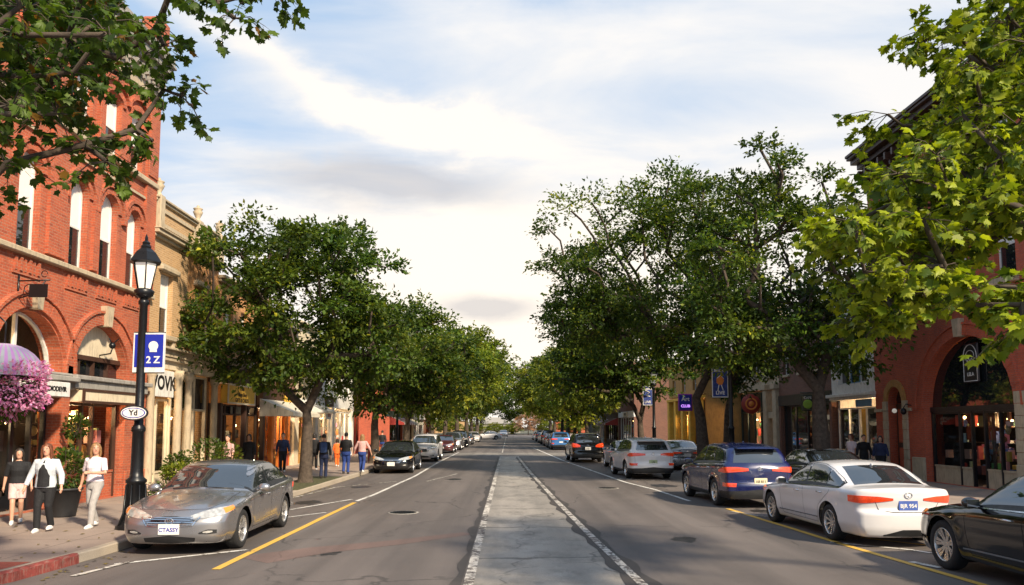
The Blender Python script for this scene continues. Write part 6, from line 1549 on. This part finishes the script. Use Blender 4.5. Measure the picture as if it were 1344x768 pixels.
def person(label, X, Y, face, H=1.65, top='tee_white', sleeve=.5, legs='trousers_grey', skin='skin_light', hair='hair_auburn', hairlen=.25, stride=.28, arms=((.15,.1),(-.2,.1)), shoe='shoe_white', jacket=None, skirt=None, vox=.010, build=1.0, head_turn=0.0, elbow=(.2,.3), pack=False, z=.15, group='people on the pavements', near=False, shorts=False, cat='person', sit=False):
    """local frame: faces +Y, x = right; arms: (forward swing, outward) for left and right"""
    rt = empty('person', (X,Y,z), face, label, cat, group); S = H/1.70; B = build
    body = MB(); hipz, shz, neckz = .88, 1.38, 1.44
    hw = .085
    # legs
    def leg(sd, fwd):
        hip = Vector((sd*hw, 0, hipz)); foot = Vector((sd*.075, fwd*.9, .07 if fwd >= 0 else .10)); 
        if sit: hip = Vector((sd*hw,0,.46)); knee = Vector((sd*.12,.42,.47)); foot = Vector((sd*.12,.45,.07))
        else: knee = (hip+foot)/2+Vector((0,.06+.05*(fwd < 0),0.015))
        return hip, knee, foot
    legs_ = {sd: leg(sd, stride*sd) for sd in (-1,1)}
    dz = -.42 if sit else 0
    legr = [(.088,.082,.062),(.055,.056,.036)]
    for sd,(h,kn,f) in legs_.items():
        body.tube([h+Vector((0,0,.02)), h.lerp(kn,.5), kn, kn.lerp(f,.35), f], [.088*B,.075*B,.054,.052,.034], 12)
        body.tube([f+Vector((0,-.04,-.03)), f+Vector((0,.06,-.035)), f+Vector((0,.15,-.05))], [.035,.038,.025], 10)
    zz = lambda a: a+dz
    ell(body, [(0,0,zz(.80),.12*B,.10*B),(0,0,zz(.90),.165*B,.115*B),(0,.0,zz(1.06),.135*B,.10*B),(0,.01,zz(1.22),.155*B,.115*B),(0,0,zz(1.34),.165*B,.10*B),(0,-.005,zz(1.41),.11,.075),(0,0,zz(1.45),.052,.052),(0,.01,zz(1.52),.048,.05)])
    arm_ = {}
    for i, sd in enumerate((-1,1)):
        sw, ou = arms[i]; sh = Vector((sd*.175, 0, zz(1.36))); el_ = sh+Vector((sd*(.04+ou*.28), math.sin(sw)*.27, -math.cos(sw)*.27)); b = elbow[i]
        wr = el_+Vector((sd*(.02+ou*.1) if b < 1 else -sd*.12, math.sin(sw+b)*.25, -math.cos(sw+b)*.25)); arm_[sd] = (sh, el_, wr)
        body.tube([sh+Vector((-sd*.05,0,.0)), sh, sh.lerp(el_,.5), el_, el_.lerp(wr,.4), wr], [.05,.052,.045*B,.038,.036,.024], 10)
        d = (wr-el_).normalized(); px_ = Vector((0,1,0)) if abs(d.y) < .8 else Vector((0,0,1)); px_ = (px_-d*px_.dot(d)).normalized(); nn = d.cross(px_)
        palm = wr+d*.045; body.tube([wr, palm, wr+d*.085], [.024,.030,.026], 8)
        for j in range(4):
            bs = wr+d*.075+px_*(-.024+.016*j); L_ = (.060,.070,.066,.052)[j]; c_ = nn*(-sd)*.012
            body.tube([bs, bs+d*L_*.5+c_*.5, bs+d*L_*.9+c_*2], [.0095,.009,.0075], 6)
        bs = wr+d*.03+px_*.022; body.tube([bs, bs+px_*.025+d*.03, bs+px_*.03+d*.06], [.011,.010,.008], 6)
    # head
    hc = Vector((0,.02,zz(1.60))); HM = Matrix.Translation(hc) @ Matrix.Rotation(head_turn,4,'Z')
    rings = []
    for zq, rx, ry, oy in ((-.115,.030,.035,.035),(-.10,.048,.055,.022),(-.06,.062,.078,.008),(-.01,.070,.090,0),(.04,.074,.094,-.004),(.08,.066,.082,-.006),(.105,.042,.055,-.006),(.118,.012,.02,-.006)):
        rings.append([HM @ Vector((rx*math.cos(2*PI*k/16), oy+ry*math.sin(2*PI*k/16), zq)) for k in range(16)])
    body.loft(rings)
    body.tube([HM @ Vector((0,.088,.015)), HM @ Vector((0,.108,-.018)), HM @ Vector((0,.092,-.028))], [.008,.014,.010], 8)
    for sd in (-1,1): body.ball(HM @ Vector((sd*.073,-.005,-.005)), (.012,.020,.028), 8, 6)
    bd = remeshed(body, 'body', skin, rt, vox if not near else .0065, 1)
    if near:
        for sd in (-1,1):
            m = MB(); m.ball(HM @ Vector((sd*.030,.083,.012)), (.013,.007,.007), 10, 6); m.build('eye', 'paint_white', rt, world=False, recalc=False)
            m = MB(); m.ball(HM @ Vector((sd*.030,.0885,.012)), (.006,.004,.006), 8, 5); m.build('iris', 'paint_black', rt, world=False)
            m = MB(); m.tube([HM @ Vector((sd*.016,.090,.030)), HM @ Vector((sd*.032,.088,.035)), HM @ Vector((sd*.048,.078,.030))], .004, 5); m.build('eyebrow', hair, rt, world=False)
        m = MB(); m.tube([HM @ Vector((-.024,.078,-.056)), HM @ Vector((0,.087,-.058)), HM @ Vector((.024,.078,-.056))], [.004,.007,.004], 6); pm('lips', (.42,.10,.09), .4); m.build('mouth', 'lips', rt, world=False)
    # hair
    m = MB(); rr = []
    for zq, rx, ry, oy in ((-.03,.078,.075,-.035),(.02,.086,.092,-.022),(.06,.085,.098,-.014),(.10,.066,.078,-.010),(.126,.035,.042,-.008),(.132,.01,.012,-.008)):
        rr.append([HM @ Vector((rx*math.cos(2*PI*k/18), oy+ry*math.sin(2*PI*k/18), zq)) for k in range(18)])
    m.loft(rr)
    if hairlen > .05:
        m.loft([[HM @ Vector((rx*math.cos(2*PI*k/14), oy+ry*math.sin(2*PI*k/14), zq)) for k in range(14)] for zq, rx, ry, oy in ((.08,.08,.07,-.03),(.0,.09,.06,-.045),(-.08,.098,.055,-.05),(-.02-hairlen*.7,.105,.05,-.055),(-.02-hairlen,.07,.03,-.05))])
        for sd in (-1,1): m.tube([HM @ Vector((sd*.055,.05,.085)), HM @ Vector((sd*.082,.035,.01)), HM @ Vector((sd*.088,.02,-.08)), HM @ Vector((sd*.085,.01,-.02-hairlen*.85))], [.022,.024,.026,.014], 8)
    remeshed(m, 'hair', hair, rt, .009 if near else .014, 2)
    # top
    m = MB(); e = .018
    ell(m, [(0,0,zz(.93 if not jacket else .86),.165*B+e,.125*B+e),(0,0,zz(1.0),.152*B+e,.115*B+e),(0,.0,zz(1.08),.142*B+e,.108*B+e),(0,.015,zz(1.22),.160*B+e,.128*B+e),(0,.005,zz(1.33),.168*B+e,.108*B+e),(0,-.005,zz(1.405),.115+e*.6,.078+e*.6),(0,0,zz(1.44),.06,.058)], 18)
    for sd in (-1,1):
        sh, el_, wr = arm_[sd]; f = sleeve
        pts = [sh+Vector((-sd*.07,0,.0)), sh+Vector((0,0,.005)), sh.lerp(el_,min(f*2,1)*.55), sh.lerp(el_,min(f*2,1))]; rs = [.06,.068,.062,.058]
        if f > .5: q = (f-.5)*2; pts += [el_.lerp(wr, q*.5), el_.lerp(wr, q)]; rs += [.052,.044]
        m.tube(pts, rs, 12)
    remeshed(m, 'jacket' if jacket else 'shirt', jacket or top, rt, vox, 3)
    if jacket:
        m = MB(); ell(m, [(.0,.045,zz(.88),.13*B,.13*B),(0,.045,zz(1.06),.115*B,.118*B),(0,.050,zz(1.22),.11*B,.125*B),(0,.040,zz(1.34),.085,.098),(0,.02,zz(1.41),.05,.06)], 14); remeshed(m, 'blouse', top, rt, vox, 2)
    # trousers or skirt
    m = MB(); e = .014
    if sit: ell(m, [(0,0,.36,.15*B,.12*B),(0,0,.46,.18*B,.14*B),(0,0,.58,.16*B,.125*B)], 16)
    else: ell(m, [(0,0,.78,.15*B+e,.10*B+e),(0,-.005,.86,.172*B+e,.118*B+e),(0,0,.95,.160*B+e,.112*B+e),(0,0,1.0,.142*B+e,.105*B+e)], 16)
    for sd,(h,kn,f) in legs_.items():
        if shorts: m.tube([h+Vector((0,0,.03)), h.lerp(kn,.5), h.lerp(kn,.80)], [.098*B,.098*B,.095*B], 12)
        elif not skirt: m.tube([h+Vector((0,0,.03)), h.lerp(kn,.5), kn, kn.lerp(f,.5), f+Vector((0,-.005,.0))], [.098*B,.086*B,.070,.066,.060], 12)
    if skirt: ell(m, [(0,.0,.45,.24,.22),(0,0,.60,.21,.19),(0,0,.80,.18,.14)], 18)
    remeshed(m, 'skirt' if skirt else ('shorts' if shorts else 'trousers'), skirt or legs, rt, vox, 2)
    for sd,(h,kn,f) in legs_.items():
        m = MB(); m.loft([[Vector((f.x+rx*math.cos(2*PI*k/12), f.y+oy+ry*math.sin(2*PI*k/12), f.z-.07+zq)) for k in range(12)] for zq, rx, ry, oy in ((0,.044,.125,.05),(.03,.048,.13,.05),(.06,.044,.11,.035),(.085,.040,.06,-.005),(.10,.035,.045,-.01))]); m.build('shoe', shoe, rt, world=False)
    if pack:
        m = MB(); m.box((0,-.20,1.20),(.28,.16,.42),0,.05); m.box((0,-.29,1.10),(.20,.05,.2),0,.02); m.build('backpack', 'pack_blue', rt, world=False)
    rt.scale = (S,S,S)
    return rt
person('woman in pale denim jacket over black clothes walking towards the camera', -8.72, 14.5, PI+.12, 1.62, top='cloth_black', jacket='denim_pale', sleeve=.92, legs='cloth_black', hair='hair_auburn', hairlen=.26, stride=.14, arms=((.25,.35),(.12,.22)), elbow=(.25,.35), build=1.12, near=True, vox=.009)
person('woman in pinkish white tee and light grey trousers looking aside, hand on belly', -8.12, 15.1, PI-.15, 1.62, top='tee_white', sleeve=.42, legs='trousers_grey', hair='hair_blond', hairlen=.20, stride=-.20, arms=((.35,.25),(-.25,.30)), elbow=(1.3,.35), build=1.0, near=True, vox=.009, head_turn=.7)
person('girl in dark top and pale pink shorts behind the woman in denim', -9.95, 15.6, PI+.5, 1.50, top='cloth_black', sleeve=.5, legs='shorts_pink', shorts=True, hair='hair_dark', hairlen=.3, stride=.16, build=.95, vox=.010)
person('walker in black with a dark blue backpack beside the tree, seen from behind', -7.05, 29.2, .15, 1.66, top='cloth_black', sleeve=.9, legs='cloth_navy', hair='hair_dark', hairlen=0, stride=.18, pack=True, shoe='shoe_dark', vox=.013)
person('man in black shirt and blue jeans walking away near the kerb', -6.80, 32.0, 0, 1.70, top='cloth_black', sleeve=.5, legs='jeans_blue', hair='hair_dark', hairlen=0, stride=.10, build=1.15, vox=.013, shoe='shoe_dark')
person('fair haired woman in floral blouse and blue jeans walking away near the kerb', -6.32, 33.0, -.05, 1.62, top='cloth_floral', sleeve=.7, legs='jeans_blue', hair='hair_blond', hairlen=.22, stride=-.12, build=1.05, vox=.013, arms=((.1,.4),(.1,.4)))
person('small person in a bright orange outfit on the left pavement', -8.5, 38.0, .4, 1.35, top='cloth_orange', sleeve=.7, legs='cloth_orange', hair='hair_dark', hairlen=.1, stride=.1, build=1.2, vox=.014)
person('person in pink and white top by the yellow signed shop', -9.75, 26.6, PI-.3, 1.66, top='cloth_floral', sleeve=.5, legs='cloth_black', hair='hair_dark', hairlen=0, stride=.1, vox=.013)
person('dark dressed person in the doorway under the yellow sign', -9.9, 29.2, PI, 1.66, top='cloth_black', sleeve=.9, legs='cloth_black', hair='hair_dark', hairlen=.1, stride=.1, vox=.014, skin='skin_tan')
person('dark dressed person before the orange shopfront', -9.7, 32.9, PI+.3, 1.68, top='cloth_navy', sleeve=.9, legs='cloth_black', hair='hair_dark', hairlen=0, stride=.12, vox=.014)
person('slim dark figure behind the left tree trunk', -8.9, 35.0, 0, 1.65, top='cloth_black', sleeve=.9, legs='cloth_black', hair='hair_dark', hairlen=.1, stride=.2, vox=.014)
person('woman in white top standing by the blue and white shop', 13.5, 30.2, PI/2+.4, 1.66, top='tee_white', sleeve=.4, legs='trousers_grey', hair='hair_auburn', hairlen=.1, stride=.08, vox=.013)
person('person in black outside the blue and white shop', 13.7, 29.6, PI, 1.64, top='cloth_black', sleeve=.9, legs='cloth_black', hair='hair_dark', hairlen=0, stride=.08, vox=.013)
person('broad person in dark navy near the arched doorway', 14.05, 29.0, PI-.4, 1.60, top='cloth_navy', sleeve=.9, legs='cloth_black', hair='hair_dark', hairlen=.15, stride=.08, build=1.15, vox=.013)
person('pedestrian far down the left pavement', -8.6, 52.0, 0, 1.7, top='cloth_black', sleeve=.9, legs='jeans_blue', hair='hair_dark', hairlen=0, stride=.2, vox=.02, shoe='shoe_dark')
# ------------------------------------------------------------------ cars in place
GL, GR = 'cars parked along the left kerb', 'cars parked along the right kerb'
SED2 = dict(SEDAN, tumble=.38)
COUPE = dict(SED2)
def near_side(x, Y, side, W): return x+side*(W/2)
make_car('silver sedan parked nearest on the left, facing the camera', GL, -5.60, 15.0, PI+.03, SED2, 'paint_silver', 1.0, plate=('plate_white','CTASSY','paint_blue'), spokes=5)
make_car('black sedan parked on the left, facing the camera behind the walkers', GL, -5.30, 36.9, PI, SED2, 'paint_jet', .6, plate=('plate_white','','seam'))
make_car('white crossover parked behind the black sedan on the left', GL, -5.25, 48.4, PI, SUV, 'paint_pearl', .5, plate=('plate_white','','seam'))
make_car('maroon grey sedan parked third in the far left row', GL, -5.35, 63.5, PI, SED2, 'paint_maroon', .4, detail=False, plate=('plate_white','','seam'))
make_car('silver hatchback parked behind the maroon sedan on the left', GL, -5.2, 71.0, PI, SUV, 'paint_silver', .4, detail=False, plate=('plate_white','','seam'))
make_car('black car parked farther down the left kerb', GL, -5.25, 81.0, PI, BOXSUV, 'paint_jet', .4, detail=False, plate=('plate_white','','seam'))
make_car('graphite car parked far down the left kerb', GL, -5.2, 93.0, PI, SED2, 'paint_graphite', .4, detail=False, plate=('plate_white','','seam'))
make_car('pale car parked at the very end of the left row', GL, -5.0, 108.0, PI, SED2, 'paint_pearl', .4, detail=False, plate=('plate_white','','seam'))
make_car('white car standing across the road far ahead', None, -3.6, 128.0, PI/2+.25, SED2, 'paint_pearl', .4, detail=False, plate=('plate_white','','seam'))
make_car('silver car farthest ahead, coming down the left lane', None, -1.2, 170.0, PI, SED2, 'paint_silver', .4, detail=False, plate=('plate_white','','seam'))
edge_car = make_car('black sedan at the right edge, only its front half in view', GR, 7.42, 10.0, .03, SED2, 'paint_jet', 1.0, plate=('plate_white','KLR 204','seam'), spokes=7, door='chrome')
make_car('white sedan parked nearest on the right, tail towards the camera', GR, 6.82, 15.75, .045, SED2, 'paint_pearl', 1.0, plate=('plate_blue','BJR 954','paint_white'), spokes=10, door='chrome')
make_car('dark blue crossover parked ahead of the white sedan', GR, 6.38, 22.1, .05, SUV, 'paint_navy', 1.0, plate=('plate_yellow','X8 811','seam'), spokes=5, door='chrome')
make_car('white hatchback with green plate parked ahead of the blue crossover', GR, 5.62, 33.0, .07, SUV, 'paint_pearl', .7, plate=('plate_green','LFE','seam'), spokes=5)
make_car('white car mostly hidden ahead of the white hatchback', GR, 6.05, 39.6, .03, SED2, 'paint_pearl', .45, detail=False, plate=('plate_white','','seam'))
make_car('black boxy sport utility on the right with its tail to the camera', GR, 4.62, 47.6, .02, BOXSUV, 'paint_jet', .6, plate=('plate_white','CAR 1','seam'), spokes=5)
make_car('silver car with red lights in the inner right bay behind the white hatchback', GR, 8.6, 39.6, .03, SED2, 'paint_silver', .5, plate=('plate_white','','seam'))
make_car('black sedan in the inner right bay beyond the white sedan', GR, 9.75, 24.4, .02, dict(SED2), 'paint_jet', .7, plate=('plate_white','ABK 71','seam'))
for i, (y, P_, pt, lb) in enumerate(((72.0,SUV,'paint_sky','light blue car parked beyond the side street on the right'),(79.0,SED2,'paint_graphite','graphite car parked in the far right row'),(86.0,SED2,'paint_maroon','maroon car parked in the far right row'),
    (93.5,BOXSUV,'paint_jet','tall black car parked in the far right row'),(101,SED2,'paint_silver','silver car parked in the far right row'),(112,SUV,'paint_graphite','grey car parked near the end of the far right row'),(126,SED2,'paint_pearl','white car parked last in the far right row'))):
    make_car(lb, GR, 4.75, y, 0, P_, pt, .4, detail=False, plate=('plate_white','','seam'))
edge_car.scale = (1.03, 1.03, 1.08)
